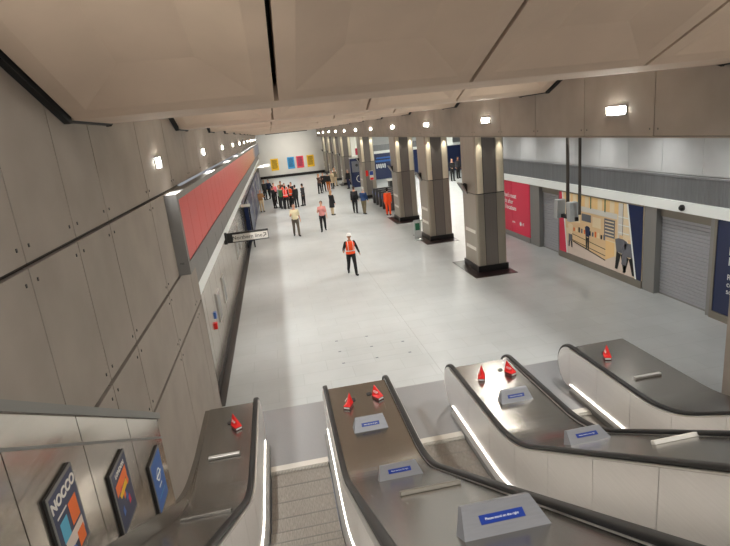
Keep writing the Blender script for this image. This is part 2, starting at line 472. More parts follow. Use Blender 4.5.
# ------------------------------------------------------------------ columns
CW, CD, CH = 1.10, 1.45, 4.93
def column_proto():
    t = thing('column', (0, 0, 0), 'col', 'column', 'columns along the concourse', 'thing')
    x0, x1, y0, y1 = 0, CW, 0, CD
    c = .27
    def shaft(z0, z1, flute):
        b = MB()
        # plan outline with flutes (concave) or bull corners
        def corner(cx, cy, sx, sy):
            pts = []
            if flute:
                for q in range(7):
                    a = q/6*PI/2
                    pts.append((cx+sx*(c*1.0-c*math.sin(a)*.92), cy+sy*(c*1.0-c*math.cos(a)*.92)) if False else (cx+sx*c*(1-math.sin(a)) + sx*.0, cy+sy*c*(1-math.cos(a))))
            return pts
        out = []
        r = .09
        def arc(cx, cy, a0):
            return [(cx+r*math.cos(a0+q*PI/8), cy+r*math.sin(a0+q*PI/8)) for q in range(5)]
        out += arc(x0+r, y0+r, PI); out += arc(x1-r, y0+r, 1.5*PI); out += arc(x1-r, y1-r, 0); out += arc(x0+r, y1-r, .5*PI)
        b.prism(out, 'z', z0, z1)
        return b
    b = shaft(.24, 2.86, False)
    part('lower_cladding', b, M['colm'], t, world=False)
    b = shaft(2.89, CH, False)
    part('upper_cladding', b, M['colm'], t, world=False)
    b = MB(); b.box(x0+.03, x1-.03, y0+.03, y1-.03, .2, CH)
    part('core', b, M['dark'], t, world=False)
    # darker recessed centre strip, front and back, between shadow joints
    for ya, yb in ((-.012, .02), (CD-.02, CD+.012)):
        for za, zb in ((.24, 2.86), (2.89, CH)):
            b = MB(); b.box(.30, .74, ya, yb, za, zb); part('centre_strip', b, M['colstrip'], t, world=False)
    for ya, yb in ((-.008, .02), (CD-.02, CD+.008)):
        for xx in (.285, .74): part('shadow_joint', MB().box(xx, xx+.015, ya, yb, .24, CH), M['black'], t, world=False)
    # pale polished flutes at the upper corners of the front, beside the strip
    for xa, xb_ in ((.06, .275), (.80, 1.04)):
        b = MB(); n = 8
        pr = [(xa+(xb_-xa)*k/n, -.004-.030*math.sin(PI*k/n)) for k in range(n+1)]
        b.prism(pr+[(xb_, .01), (xa, .01)], 'z', 2.9, CH)
        part('pale_flute', b, M['flute'], t, world=False, smooth=False)
    b = MB(); b.box(-.035, CW+.035, -.035, CD+.035, 0.012, .24)
    part('plinth', b, M['plinth'], t, world=False)
    b = MB(); b.box(-.38, CW+.10, -.66, CD+.5, 0, .012)
    part('floor_plate', b, M['redgranite'], t, world=False)
    for z in (1.42, .78):
        b = MB(); b.box(-.004, .01, .22, 1.2, z, z+.12)
        for dz in (0, .05, .10): b.box(-.012, .01, .22, 1.2, z+dz, z+dz+.022)
        part('slot_grille', b, M['offwhite'], t, world=False)
    # bracket fitting on the left face, tilted plate over a dark recess
    b = MB(); b.prism([(-.26, 3.22), (-.20, 3.25), (.0, 2.86), (.0, 2.80)], 'y', .85, 1.25)
    br = part('bracket_plate', b, M['post'], t, world=False)
    b = MB(); b.prism([(.0, 3.2), (-.12, 3.08), (-.0, 2.9)], 'y', .9, 1.2)
    br2 = part('bracket_speaker', b, M['black'], t, world=False)
    return t
colp = column_proto()
NCOL = 10
for k in range(NCOL):
    if k in (3, 5): continue
    loc = (6.90, 18.12+BAY*k, 0)
    if k == 0: c = colp; c.location = loc
    else: c = dup(colp, loc)
    c['label'] = ('steel clad square column nearest the escalators, on the right' if k == 0 else
                  ORD[(0, 1, 2, 0, 3, 0, 4, 5, 6, 7)[k]]+' steel clad column of the row, counted from the escalators' if k < NCOL-1 else 'steel clad column closest to the far wall')
    for xx in ((.17, .92)):
        if k < 6:
            L = bpy.data.lights.new('flute_light', 'SPOT'); L.energy = 42; L.spot_size = 1.0; L.spot_blend = .8; L.shadow_soft_size = .03; L.color = (1, .93, .8)
            lo = bpy.data.objects.new('flute_light', L); COL.objects.link(lo); lo.parent = c
            lo.location = (xx, -.22, 4.88); lo.rotation_euler = Vector((0, .16, -1)).to_track_quat('-Z', 'Y').to_euler()

# ------------------------------------------------------------------ right-hand wall with shop fronts
b = MB(); b.box(XS+.35, XS+.5, 2, 25, 0, 4.955)
b.box(XS+.02, XS+.35, 2, 25, 3.51, 3.56)
b.m = 1
y = 25.0
while y > 3: b.box(XS+.02, XS+.1, max(2, y-1.45)+.005, y-.005, 3.54, 4.955); y -= 1.45
b.m = 0
b.box(XS+.05, XS+.35, 2, 25, 2.6, 3.5)
b.box(XS+.02, XS+.5, 24.9, 25, 0, 4.955)
struct('wall_right', b, [M['wallgrey'], M['wallgrey']])
b = MB(); b.box(XS-.06, XS+.1, 2, 25, 2.57, 2.85)
struct('trim_7', b, M['white'])
b = MB(); y = 2.0
b.box(XS+.03, XS+.06, 2, 25, 2.85, 3.5)
b.box(XS-.01, XS+.06, 2, 25, 3.47, 3.52)
y = 2.0; i = 0
while y < 25:
    b.box(XS+.02, XS+.05, y, y+.06, 2.86, 3.47); y += .08
gr = struct('trim_8', b, M['darkgrille'])

def post(y0, y1, depth=.3, m='post', x=XS):
    return MB().box(x, x+depth, y0, y1, 0, 2.57)
def shopfront_post(y0, y1, label, depth=.34):
    o = solo('shopfront_post', post(y0, y1, depth), M['post'], label, 'post', 'posts between the shop fronts', .005)
    return o
shopfront_post(20.45, 21.25, 'wide grey post between the red panel and the narrow roller shutter')
shopfront_post(13.50, 14.02, 'wide grey post right of the cafe picture panel')
shopfront_post(11.40, 11.54, 'slim grey post between the wide shutter and the navy panel')
shopfront_post(18.84, 18.93, 'slim grey post between the narrow shutter and the cafe picture panel')
def shutter(y0, y1, label):
    t = thing('roller_shutter', (XS+.28, (y0+y1)/2, 0), label, 'roller shutter', 'closed roller shutters')
    b = MB(); z = .03; pts = []; xf = XS+.20
    while z < 2.3:
        pts += [(xf, z), (xf-.02, z+.012), (xf-.02, z+.072), (xf, z+.084), (xf, z+.1)]; z += .1
    b.prism(pts+[(xf+.04, z), (xf+.04, .03)], 'y', y0, y1)
    part('curtain', b, M['shutter'], t)
    b = MB(); b.box(XS+.12, XS+.3, y0, y1, 2.31, 2.57)
    part('shutter_box', b, M['bframe'], t, .005)
    b = MB(); b.box(XS+.17, XS+.25, y0, y1, 0, .045)
    part('bottom_bar', b, M['post'], t)
    return t
shutter(18.94, 20.44, 'narrow closed roller shutter between the red panel and the cafe picture')
shutter(11.55, 13.49, 'wide closed roller shutter left of the navy panel')

# crimson hoarding
t = thing('shop_hoarding', (XS, 23.1, 0), 'crimson shop hoarding with white lettering behind the nearest column', 'hoarding')
b = MB(); b.box(XS-.02, XS+.03, 21.26, 23.0, .24, 2.56); b.box(XS-.02, XS+.03, 23.02, 24.9, .24, 2.56)
part('red_panel', b, M['crimson'], t)
b = MB(); b.box(XS-.03, XS+.05, 21.26, 24.9, 0, .23)
part('kick_plate', b, M['post'], t)
# reading direction on this wall: to the reader's right is -y
text('lettering', "London's most\nsought after\nretail locations", .29, (XS-.022, 24.3, 1.62), (0, -1, 0), (0, 0, 1), M['white'], t, 'LEFT', spacing=.95, bold=.012)
text('lettering', 'retail', .15, (XS-.022, 24.1, .72), (0, -1, 0), (0, 0, 1), M['white'], t, 'LEFT')
text('lettering', 'units', .15, (XS-.022, 23.0, .72), (0, -1, 0), (0, 0, 1), M['white'], t, 'LEFT')
b = MB(); b.cyl((XS-.022, 22.15, .72), (XS-.026, 22.15, .72), .10, 8)
part('emblem', b, M['white'], t)
text('lettering', 'tfl', .2, (XS-.022, 21.9, .72), (0, -1, 0), (0, 0, 1), M['white'], t, 'CENTER')

# picture hoarding: crimson edge, cafe photograph, navy edge
t = thing('shop_hoarding', (XS, 16.4, 0), 'large hoarding with a cafe photograph between crimson and navy edges', 'hoarding')
YA, YB = 18.83, 14.03
b = MB(); b.box(XS-.01, XS+.06, YB, YA, .24, 2.56)
part('board', b, M['cream'], t)
b = MB(); b.box(XS-.03, XS+.08, YB, YA, 0, .23); b.box(XS-.03, XS+.0, YA-.03, YA, .23, 2.56); b.box(XS-.03, XS+.0, YB, YA, 2.52, 2.57)
part('frame', b, M['bframe'], t)
def flat(b, pts, lift): b.prism([(p[0], p[1]) for p in pts], 'x', XS-.01-.002*lift, XS-.01-.002*lift-.0018); return b
def fy(u): return YA-(YA-YB)*u          # u: 0 left .. 1 right as one faces the board
def R(u0, u1, z0, z1): return [(fy(u0), z0), (fy(u1), z0), (fy(u1), z1), (fy(u0), z1)]
pm = [M[k] for k in ('cream', 'wood', 'amber', 'paleprint', 'greyprint', 'inkblack', 'white', 'navy', 'crimson', 'green', 'orange', 'offwhite')]
b = MB()
def put(mi, pts, lift): b.m = mi; flat(b, pts, lift)
put(3, R(.05, .92, .24, .72), 1)                                                   # pale floor
put(2, R(.08, .9, 2.12, 2.52), 1)                                                  # warm glowing top
for u in (.12, .2, .36, .52, .66): put(0, R(u, u+.05, 2.14, 2.5), 2)
for u in (.27, .43, .60): put(9, R(u, u+.012, 2.1, 2.52), 3)
put(11, R(.1, .74, 1.95, 2.13), 2)                                                 # bulkhead over the counter
put(1, R(.1, .74, 1.2, 1.95), 1)                                                   # back shelves
put(0, R(.12, .3, 1.5, 1.9), 2); put(4, R(.32, .44, 1.62, 1.88), 2); put(0, R(.46, .56, 1.5, 1.85), 2)
put(4, R(.6, .72, 1.3, 1.9), 2)
for k in range(5): put(0, R(.61, .71, 1.36+.11*k, 1.40+.11*k), 3)
for k in range(14):
    u = .14+.035*k; put((5, 4, 10, 0)[k % 4], R(u, u+.02, 1.16, 1.28+.1*random.random()), 4)
put(1, [(fy(.16), .78), (fy(.62), .50), (fy(.62), 1.17), (fy(.16), 1.2)], 3)       # counter
put(2, [(fy(.62), .50), (fy(.72), .72), (fy(.72), 1.16), (fy(.62), 1.17)], 3)
for z in (.0, .22): put(5, [(fy(.16), .82+z), (fy(.62), .62+z), (fy(.62), .645+z), (fy(.16), .84+z)], 4)
put(5, [(fy(.2), .75), (fy(.62), .46), (fy(.62), .5), (fy(.2), .79)], 4)
put(11, R(.755, .80, .9, 2.5), 2); put(0, R(.81, .86, .9, 2.5), 2); put(4, R(.80, .805, .7, 2.5), 3)
for k in range(4): put(6, R(.755, .87, 1.3+.25*k, 1.33+.25*k), 3)
def figure(u, z0, h, mi, stride=.02, w=.03):
    put(mi, [(fy(u-w*.5), z0+h*.5), (fy(u-w*.7), z0+h*.85), (fy(u-w*.25), z0+h*.9), (fy(u+w*.25), z0+h*.9), (fy(u+w*.7), z0+h*.85), (fy(u+w*.5), z0+h*.5)], 6)
    put(5, [(fy(u-w*.5), z0+h*.52), (fy(u-stride-w*.2), z0), (fy(u-stride+w*.1), z0), (fy(u), z0+h*.45)], 6)
    put(5, [(fy(u), z0+h*.45), (fy(u+stride-w*.1), z0), (fy(u+stride+w*.2), z0), (fy(u+w*.5), z0+h*.52)], 6)
    put(1, [(fy(u-w*.22), z0+h*.9), (fy(u-w*.22), z0+h), (fy(u+w*.22), z0+h), (fy(u+w*.22), z0+h*.9)], 7)
figure(.40, .62, .95, 7, .010, .045)
figure(.17, .52, .98, 0, .018, .05); put(4, R(.15, .19, .75, 1.0), 7)
figure(.79, .34, 1.15, 4, .04, .09); figure(.875, .30, 1.1, 4, .045, .07)
put(4, [(fy(.80), .55), (fy(.85), .55), (fy(.86), 1.0), (fy(.81), 1.05)], 7)
# edges
put(8, [(fy(.0), .24), (fy(.115), .24), (fy(.045), 2.52), (fy(0), 2.52)], 8)
put(6, [(fy(.115), .24), (fy(.13), .24), (fy(.06), 2.52), (fy(.045), 2.52)], 8)
put(7, [(fy(1), .24), (fy(.955), .24), (fy(.855), 2.52), (fy(1), 2.52)], 8)
put(6, [(fy(.955), .24), (fy(.94), .24), (fy(.84), 2.52), (fy(.855), 2.52)], 8)
part('cafe_picture', b, pm, t)

# navy hoarding at the right edge
t = thing('shop_hoarding', (XS, 9.9, 0), 'navy hoarding with white capitals at the right edge, beside the wide shutter', 'hoarding')
b = MB(); b.box(XS-.01, XS+.06, 8.4, 11.39, .2, 2.56)
part('panel', b, M['navy'], t)
b = MB(); b.box(XS-.03, XS+.08, 8.4, 11.39, 0, .19); b.box(XS-.03, XS+.06, 11.31, 11.39, .19, 2.57)
part('frame', b, M['bframe'], t)
text('lettering', 'BIG\nNEWS', .30, (XS-.012, 10.93, 1.7), (0, -1, 0), (0, 0, 1), M['white'], t, 'LEFT', spacing=.85)
text('lettering', 'Retail\ncoming\nsoon', .2, (XS-.012, 10.93, 1.0), (0, -1, 0), (0, 0, 1), M['white'], t, 'LEFT', spacing=.9)
# dome camera on the white band
t = thing('dome_camera', (XS-.06, 12.45, 2.7), 'small black dome camera on the white band above the wide shutter', 'camera')
b = MB(); b.cyl((XS-.06, 12.45, 2.7), (XS-.10, 12.45, 2.7), .085); part('mount', b, M['dark'], t)
b = MB(); b.ellipsoid((XS-.10, 12.45, 2.7), (.07, .07, .07)); part('dome', b, M['black'], t, smooth=True)
# scallop lights in the aisle
for k in range(9):
    y = 24.2-2.75*k
    L = bpy.data.lights.new('aisle_downlight', 'SPOT'); L.energy = 150; L.spot_size = 2.7; L.spot_blend = 1.0; L.shadow_soft_size = .12; L.color = (1, .98, .95)
    t = thing('downlight', (9.45, y, 4.955), ORD[k]+' aisle downlight near the shop wall, counted from the far end', 'ceiling lamp', 'aisle downlights')
    b = MB(); b.cyl((9.45, y, 4.955), (9.45, y, 4.935), .09); part('bezel', b, M['white'], t)
    lo = bpy.data.objects.new('aisle_downlight', L); COL.objects.link(lo); lo.parent = t; lo.location = (0, 0, -.05)
    lo.rotation_euler = Vector((.12, 0, -1)).to_track_quat('-Z', 'Y').to_euler()
# hanging twin speaker / sign cluster on two poles
t = thing('hanging_speaker_cluster', (9.25, 15.8, 4.955), 'pair of pale boxes hanging on two dark poles before the cafe picture', 'hanging fitting')
b = MB(); b.cyl((9.25, 16.1, 2.05), (9.25, 16.1, 4.955), .055, 12); part('pole', b, M['pole'], t)
b = MB(); b.cyl((9.25, 15.4, 2.25), (9.25, 15.4, 4.955), .045, 12); part('pole', b, M['pole'], t)
b = MB(); b.box(9.2, 9.3, 15.55, 16.6, 2.02, 2.14); part('cross_bar', b, M['dark'], t)
for ya, s in ((16.55, -1), (15.7, 1)):
    b = MB(); b.prism([(ya+.11, 2.0), (ya-.11, 2.0), (ya-.11+s*.06, 2.62), (ya+.11+s*.06, 2.62)], 'x', 9.05, 9.35)
    part('box', b, M['ltgrey'], t, .02)
# shaft wall edge on the far right of the escalators
b = MB(); b.box(6.76, 6.96, -3, 6.98, -.2, 8.2)
struct('wall_right_shaft', b, M['panel'])

# ------------------------------------------------------------------ far right area beyond the shops
b = MB(); b.box(24, 24.2, -3, YEND, 0, 5.1)
struct('wall_right_outer', b, M['wallgrey'])
t = thing('ticket_hall_hoarding', (13, 57, 0), 'navy advertising wall with white shapes seen beyond the ticket gates', 'hoarding')
b = MB(); b.box(9.6, 23.9, 57, 57.3, 0, 2.7); part('navy_panel', b, M['navy'], t)
b = MB(); b.box(9.6, 23.9, 56.9, 57.3, 2.7, 2.98); part('white_band', b, M['white'], t)
b = MB(); b.box(9.6, 23.9, 57.0, 57.3, 2.98, 3.6); b.m = 1; b.box(9.6, 23.9, 57.0, 57.3, 3.6, 4.94); part('upper_wall', b, [M['darkgrille'], M['wallgrey']], t)
b = MB()
for k in range(5): b.box(10.75+.22*k, 10.87+.22*k, 56.96, 57, 1.15+.05*(k % 2), 1.6)
part('white_figures', b, M['white'], t)
b = MB(); b.box(10.7, 12.6, 56.96, 57, 1.8, 2.0); b.box(10.8, 12.4, 56.96, 57, 2.15, 2.3)
part('print_lines', b, M['bluead'], t)

def gate(y, label, h=1.08, x=7.75):
    t = thing('ticket_gate', (x, y, 0), label, 'ticket gate', 'row of ticket gates between the columns')
    b = MB(); b.prism([(y-.11, 0), (y+.11, 0), (y+.11, h-.08), (y+.05, h), (y-.05, h), (y-.11, h-.08)], 'x', x-.75, x+.75); part('cabinet', b, M['gatemetal'], t)
    b = MB(); b.box(x-.76, x-.752, y-.09, y+.09, .72, .92); part('reader', b, M['blue'], t)
    b = MB(); b.box(x-.55, x+.55, y-.04, y+.04, h, h+.02); part('top_plate', b, M['steel'], t)
for k in range(5):
    gate(35.0+1.15*k, ('dark ticket gate nearest the person in orange overalls', 'second dark ticket gate beyond the orange overalls', 'middle dark ticket gate of the row', 'dark ticket gate second from the column with notices', 'dark ticket gate nearest the column with notices')[k])
# help desk
t = thing('information_desk', (9.6, 43.5, 0), 'pale desk with a blue screen beyond the ticket gates', 'desk')
b = MB(); b.box(9.1, 10.4, 43.1, 43.8, 0, 1.15); part('body', b, M['dark'], t)
b = MB(); b.box(9.0, 10.5, 43.0, 43.9, 1.15, 1.22); part('top', b, M['offwhite'], t)
b = MB(); b.box(9.5, 9.9, 43.3, 43.35, 1.25, 1.6); b.box(9.66, 9.74, 43.32, 43.36, 1.22, 1.26); part('screen', b, M['bluead'], t)
# blue kiosk
kx, ky = 7.75, 52.2
t = thing('blue_kiosk', (kx, ky, 0), 'dark blue help kiosk with a grey screen beyond the column with notices', 'kiosk')
b = MB(); b.box(kx-.5, kx+.45, ky-.3, ky+.3, 0, 2.75); part('body', b, M['navy'], t, .04)
b = MB(); b.box(kx-.36, kx+.30, ky-.33, ky-.3, 1.45, 2.5); part('screen', b, M['greyprint'], t)
b = MB(); b.cyl((kx+.12, ky-.34, 2.1), (kx+.12, ky-.33, 2.1), .14); part('speaker_disc', b, M['dark'], t)
b = MB()
for q in range(14):
    a0 = PI*.55+q*PI/14*.95; a1 = a0+PI/14*.95
    b.face([(kx+.3+math.cos(a)*r_, ky-.335, .8+math.sin(a)*r_) for a, r_ in ((a0, .34), (a1, .34), (a1, .28), (a0, .28))])
part('arc_emblem', b, M['offwhite'], t)
b = MB(); b.box(kx-.5, kx+.5, ky-.34, ky+.3, 2.75, 2.85); part('top_light', b, M['offwhite'], t)
# sign in red hanging behind the fifth column
t = thing('red_hanging_sign', (9.2, 58, 3.2), 'small red sign hanging on white rods above the blue kiosk', 'sign')
b = MB(); b.box(8.8, 9.5, 57.95, 58.05, 2.75, 3.45); part('plate', b, M['crimson'], t)
b = MB(); b.cyl((8.9, 58, 3.45), (8.9, 58, 4.955), .03); b.cyl((9.4, 58, 3.45), (9.4, 58, 4.955), .03); part('hanger', b, M['white'], t)
# posters on the fourth column
PY = 18.12+4*BAY-.013
t = thing('column_poster', (7.26, PY, 1.7), 'small red notice on the fourth column', 'poster')
b = MB(); b.box(7.17, 7.36, PY-.02, PY, 1.75, 2.2); part('sheet', b, M['red'], t)
t = thing('column_poster', (7.63, PY, 1.5), 'blue white and red notice on the fourth column', 'poster')
b = MB(); b.box(7.47, 7.79, PY-.02, PY, 1.4, 2.15); part('sheet', b, M['offwhite'], t)
b = MB(); b.box(7.49, 7.77, PY-.028, PY-.02, 1.80, 2.12); part('blue_block', b, M['blue'], t)
b = MB(); b.box(7.49, 7.77, PY-.028, PY-.02, 1.42, 1.6); part('red_block', b, M['red'], t)
t = thing('hanging_board', (16, 48.2, 3.3), 'white board hanging above the people in black, far right opening', 'sign')
b = MB(); b.box(15.55, 16.35, 48.2, 48.26, 3.2, 3.95); part('board', b, M['white'], t)
b = MB(); b.cyl((15.95, 48.23, 3.95), (15.95, 48.23, 4.955), .025); part('hanger', b, M['white'], t)
# standing notice beside column 2
t = thing('standing_notice', (6.44, 24.9, 0), 'grey framed standing notice with a green sheet beside the second column', 'sign stand')
b = MB(); x0, x1, y = 6.26, 6.62, 24.9
b.box(x0, x0+.04, y, y+.05, 0, 1.0); b.box(x1-.04, x1, y, y+.05, 0, 1.0); b.box(x0, x1, y, y+.05, .96, 1.0); b.box(x0, x1, y, y+.05, .12, .16)
part('frame', b, M['ltgrey'], t)
b = MB(); b.box(x0+.04, x1-.04, y+.015, y+.03, .16, .96); part('sheet', b, M['ltgrey'], t)
b = MB(); b.box(x0+.07, x1-.07, y+.008, y+.015, .5, .85); part('green_print', b, M['green'], t)
b = MB(); b.box(x0-.02, x1+.02, y-.12, y+.17, 0, .03); part('foot', b, M['ltgrey'], t)

# ------------------------------------------------------------------ left side fittings
t = thing('projecting_sign', (XL, 17.5, 2.45), 'white Northern line direction sign projecting from the left wall', 'sign')
b = MB(); b.box(-1.85, -.47, 17.46, 17.54, 2.42, 2.74); part('casing', b, M['dark'], t, .006)
b = MB(); b.box(-1.62, -.49, 17.452, 17.46, 2.45, 2.68); part('face', b, M['offwhite'], t)
text('lettering', 'Northern line', .17, (-1.15, 17.45, 2.565), (1, 0, 0), (0, 0, 1), M['inkblack'], t, 'CENTER')
b = MB()
ax, az = -.60, 2.57
b.prism([(ax-.05, az-.06), (ax-.035, az-.075), (ax+.035, az-.005), (ax+.02, az+.01)], 'y', 17.445, 17.452)
b.prism([(ax+.055, az+.06), (ax-.035, az+.06), (ax-.035, az+.04), (ax+.035, az+.04), (ax+.035, az-.03), (ax+.055, az-.03)], 'y', 17.445, 17.452)
part('arrow', b, M['inkblack'], t)
b = MB(); b.box(-1.9, -1.80, 17.42, 17.58, 2.40, 2.76); part('bracket', b, M['dark'], t)
t = thing('projecting_sign', (XL, 58, 2.6), 'small lit white sign projecting from the left wall before the far posters', 'sign')
b = MB(); b.box(-1.85, -.4, 57.95, 58.05, 2.55, 2.85); part('casing', b, M['offwhite'], t)
# fire point on lower left wall
t = thing('fire_call_point', (-1.985, 13.1, 1.2), 'small red and blue call point on the left wall near the skirting', 'call point')
b = MB(); b.box(-1.985, -1.95, 13.25, 13.38, 1.32, 1.48); part('notice', b, M['bluead'], t)
b = MB(); b.box(-1.985, -1.93, 13.0, 13.14, 1.12, 1.28); part('box', b, M['red'], t, .01)
for k, (y, z, w_, h_, lab) in enumerate(((14.3, 1.35, .55, .8, 'pale framed notice on the lower left wall nearest the call point'), (16.0, 1.35, .55, .8, 'pale framed notice on the lower left wall beyond the call point'), (22.5, 1.4, .8, 1.1, 'framed notice on the lower left wall under the direction sign'), (24.6, 1.4, .8, 1.1, 'framed notice on the lower left wall beyond the direction sign'))):
    t = thing('wall_notice', (-1.985, y, z), lab, 'notice', 'notices on the lower left wall')
    b = MB(); b.box(-1.985, -1.955, y-w_/2, y+w_/2, z-h_/2, z+h_/2); part('frame', b, M['steel'], t)
    b = MB(); b.box(-1.957, -1.95, y-w_/2+.05, y+w_/2-.05, z-h_/2+.05, z+h_/2-.05); part('sheet', b, M['post'], t)
# blue barrier boards and ticket machines on the left far side
for k in range(5):
    ya = 30.5+6.0*k
    t = thing('barrier_board', (-1.9, ya+2.9, 0), ORD[k]+' navy barrier board along the left wall, counted from the escalators', 'barrier', 'navy boards along the left wall')
    b = MB(); b.box(-1.95, -1.70, ya, ya+5.9, .02, 2.0); part('board', b, M['navy'], t)
    b = MB()
    for i in range(9):
        b.cyl((-1.70, ya+.35+.65*i, 1.5), (-1.692, ya+.35+.65*i, 1.5), .05, 8)
    part('dot_row', b, M['offwhite'], t)
    b = MB(); b.box(-1.72, -1.66, ya, ya+.1, .02, 2.3); part('upright', b, M['steel'], t)
t = thing('portal_frame', (-1.75, 29.0, 0), 'slim dark portal frame with a white head before the navy boards', 'frame')
b = MB(); b.box(-1.95, -1.88, 28.6, 28.7, 0, 2.2); part('upright', b, M['dark'], t)
b = MB(); b.box(-1.60, -1.53, 28.6, 28.7, 0, 2.2); part('upright', b, M['dark'], t)
b = MB(); b.box(-1.95, -1.5, 28.5, 28.8, 2.2, 2.32); part('head', b, M['offwhite'], t)
# ------------------------------------------------------------------ escalators
YI = 6.46; RR = 2.5; T30 = math.tan(math.radians(30))
YA_ = YI+RR*math.tan(PI/12); YB_ = YI-RR*math.tan(PI/12)*math.cos(PI/6)
def track(y):
    if y >= YA_: return 0.
    if y >= YB_: return RR-math.sqrt(RR*RR-(YA_-y)**2)
    return T30*(YI-y)
def ypath(y0, y1):
    """sample y from y0 down to y1, fine in the curve"""
    ys = [y0]
    y = y0
    while y > y1+1e-6:
        y -= .12 if YB_-.1 < y < YA_+.15 else .5
        ys.append(max(y, y1))
    return ys
YTOP = -2.2; YFR = 9.2; NR = .43
def newel(r, yc=YFR, zc=.475, a0=90, a1=-70, n=12):
    return [(yc+r*math.cos(math.radians(a0+(a1-a0)*k/n)), zc+r*math.sin(math.radians(a0+(a1-a0)*k/n))) for k in range(n+1)]
def planar_tube(path, x, w, h):
    """handrail: rounded section swept along a path in the yz plane"""
    b = MB(); rings = []
    n = len(path)
    for i, (y, z) in enumerate(path):
        a = path[max(0, i-1)]; c = path[min(n-1, i+1)]
        t = Vector((0, c[0]-a[0], c[1]-a[1])).normalized(); nrm = Vector((0, -t.z, t.y))
        if nrm.z < 0 and False: nrm = -nrm
        rings.append([Vector((x, y, z))+Vector((1, 0, 0))*(w*math.copysign(abs(math.cos(q))**.6, math.cos(q)))+nrm*(h*math.copysign(abs(math.sin(q))**.6, math.sin(q))) for q in [2*PI*k/12 for k in range(12)]])
    return b.rings(rings)
HALF = .655
ESC = [(-.285, 'escalator with worn grey steps in the foreground, between the two left decks'),
       (2.21, 'middle escalator, mostly hidden behind the second deck'),
       (4.71, 'right escalator, between the third and fourth decks')]
step_proto = None
for e, (xc, lab) in enumerate(ESC):
    root = thing('escalator', (xc, 8.27, 0), lab, 'escalator', 'escalators down to the concourse')
    for sgn in (-1, 1):
        xr = xc+sgn*HALF
        # handrail
        path = newel(.455, a1=-55)[::-1]
        path += [(y, .93+track(y)) for y in ypath(YFR-.1, YTOP)]
        o = part('handrail', planar_tube(path, xr, .042, .026), M['rubber'], root, smooth=True)
        # handrail guide, a bright metal edge under the rubber
        path2 = [(y, .888+track(y)) for y in ypath(YFR, YTOP)]
        part('handrail_guide', planar_tube(path2, xr-sgn*.016, .052, .012), M['steel'], root, smooth=True)
        # balustrade panels, split by fine joints
        b = MB()
        xa, xb_ = sorted((xr-sgn*.055, xr+sgn*.02))
        nose = newel(NR, a1=-78)
        cuts = [YFR]
        y = YFR-.02
        b.prism([(YFR-.0, .06)]+nose[::-1]+[(YFR-.0, .905)], 'x', xa, xb_)
        ycur = YFR-.006
        while ycur > YTOP:
            yn = max(ycur-.95, YTOP)
            ys = [q for q in ypath(ycur, yn)]
            top = [(q, .885+track(q)) for q in ys]; bot = [(q, .07+track(q)) for q in ys][::-1]
            b.prism(top+bot, 'x', xa, xb_)
            ycur = yn-.007
        part('balustrade', b, M['bal'], root)
        # inner ledge, light strip and skirt
        b = MB(); ys = ypath(9.05, YTOP)
        xi = xc+sgn*.515; xo = xr-sgn*.055
        for q0, q1 in zip(ys[:-1], ys[1:]):
            z0, z1 = track(q0), track(q1)
            b.face([(xo, q0, z0+.12), (xi, q0, z0+.075), (xi, q1, z1+.075), (xo, q1, z1+.12)])
            b.face([(xi, q0, z0+.075), (xi, q0, z0-.25), (xi, q1, z1-.25), (xi, q1, z1+.075)])
        part('skirt', b, M['fascia'], root)
        b = planar_tube([(q, .128+track(q)) for q in ypath(9.15, YTOP)], xo-sgn*.012, .005, .005)
        part('light_strip', b, M['led'], root)
    # comb and landing plate
    b = MB(); b.box(xc-.5, xc+.5, 8.27, 8.42, -.04, .02)
    n = 40
    for k in range(n): b.box(xc-.5+k/n, xc-.5+k/n+.012, 8.2, 8.27, -.02, .012)
    part('comb_plate', b, M['comb'], root)
    b = MB(); b.box(xc-1.245, xc+1.245, 8.42, 10.5, -.05, .006)
    part('landing_plate', b, M['plate'], root)
    # steps
    for k in range(15):
        yf = 8.27-.4*k           # far edge of the tread
        yc = yf-.2
        z = track(yc-.1)
        zprev = track(yc+.3)
        if step_proto is None:
            b = MB()
            nrib = 50
            b.box(-.497, .497, -.198, .198, -.06, -.014)
            for i in range(nrib):
                x = -.495+i*.99/nrib; b.box(x, x+.012, -.198, .198, -.014, 0)
            # curved riser towards the next lower step
            prof = [(.198-.02*math.sin(PI*j/6)*0-.018*(j/6)**2, -.02-.24*j/6) for j in range(7)]
            b.prism(prof+[(.16, -.26), (.16, -.02)], 'x', -.497, .497)
            b.m = 1
            b.box(-.497, .497, .185, .199, -.012, .0)
            step_proto = part('step', b, [M['gstep'], M['post']], root, world=False); s = step_proto
        else:
            s = step_proto.copy(); COL.objects.link(s); s.parent = root
        s.location = (0, yc-8.27, z-.012)

# decks between and beside the escalators
def deck(x0, x1, label):
    t = thing('escalator_deck', ((x0+x1)/2, YFR, 0), label, 'escalator deck', 'steel decks beside the escalators')
    b = MB(); ys = ypath(YFR+.05, YTOP)
    top = [(q, .895+track(q)) for q in ys]; bot = [(q, .80+track(q)) for q in ys][::-1]
    i = 0
    b.prism(top+bot, 'x', x0, x1)
    part('deck_top', b, M['deck'], t)
    b = MB(); b.box(x0, x1, YFR-.02, YFR+.045, 0, .86)
    part('front_panel', b, M['bal'], t)
    return t
deck(-1.775, -.985, 'brown steel deck on the far left between the wall and the first escalator')
deck(.415, 1.51, 'broad steel deck in the foreground right of the first escalator')
deck(2.91, 4.01, 'steel deck between the middle and right escalators')
deck(5.41, 6.52, 'steel deck on the far right beyond the last escalator')

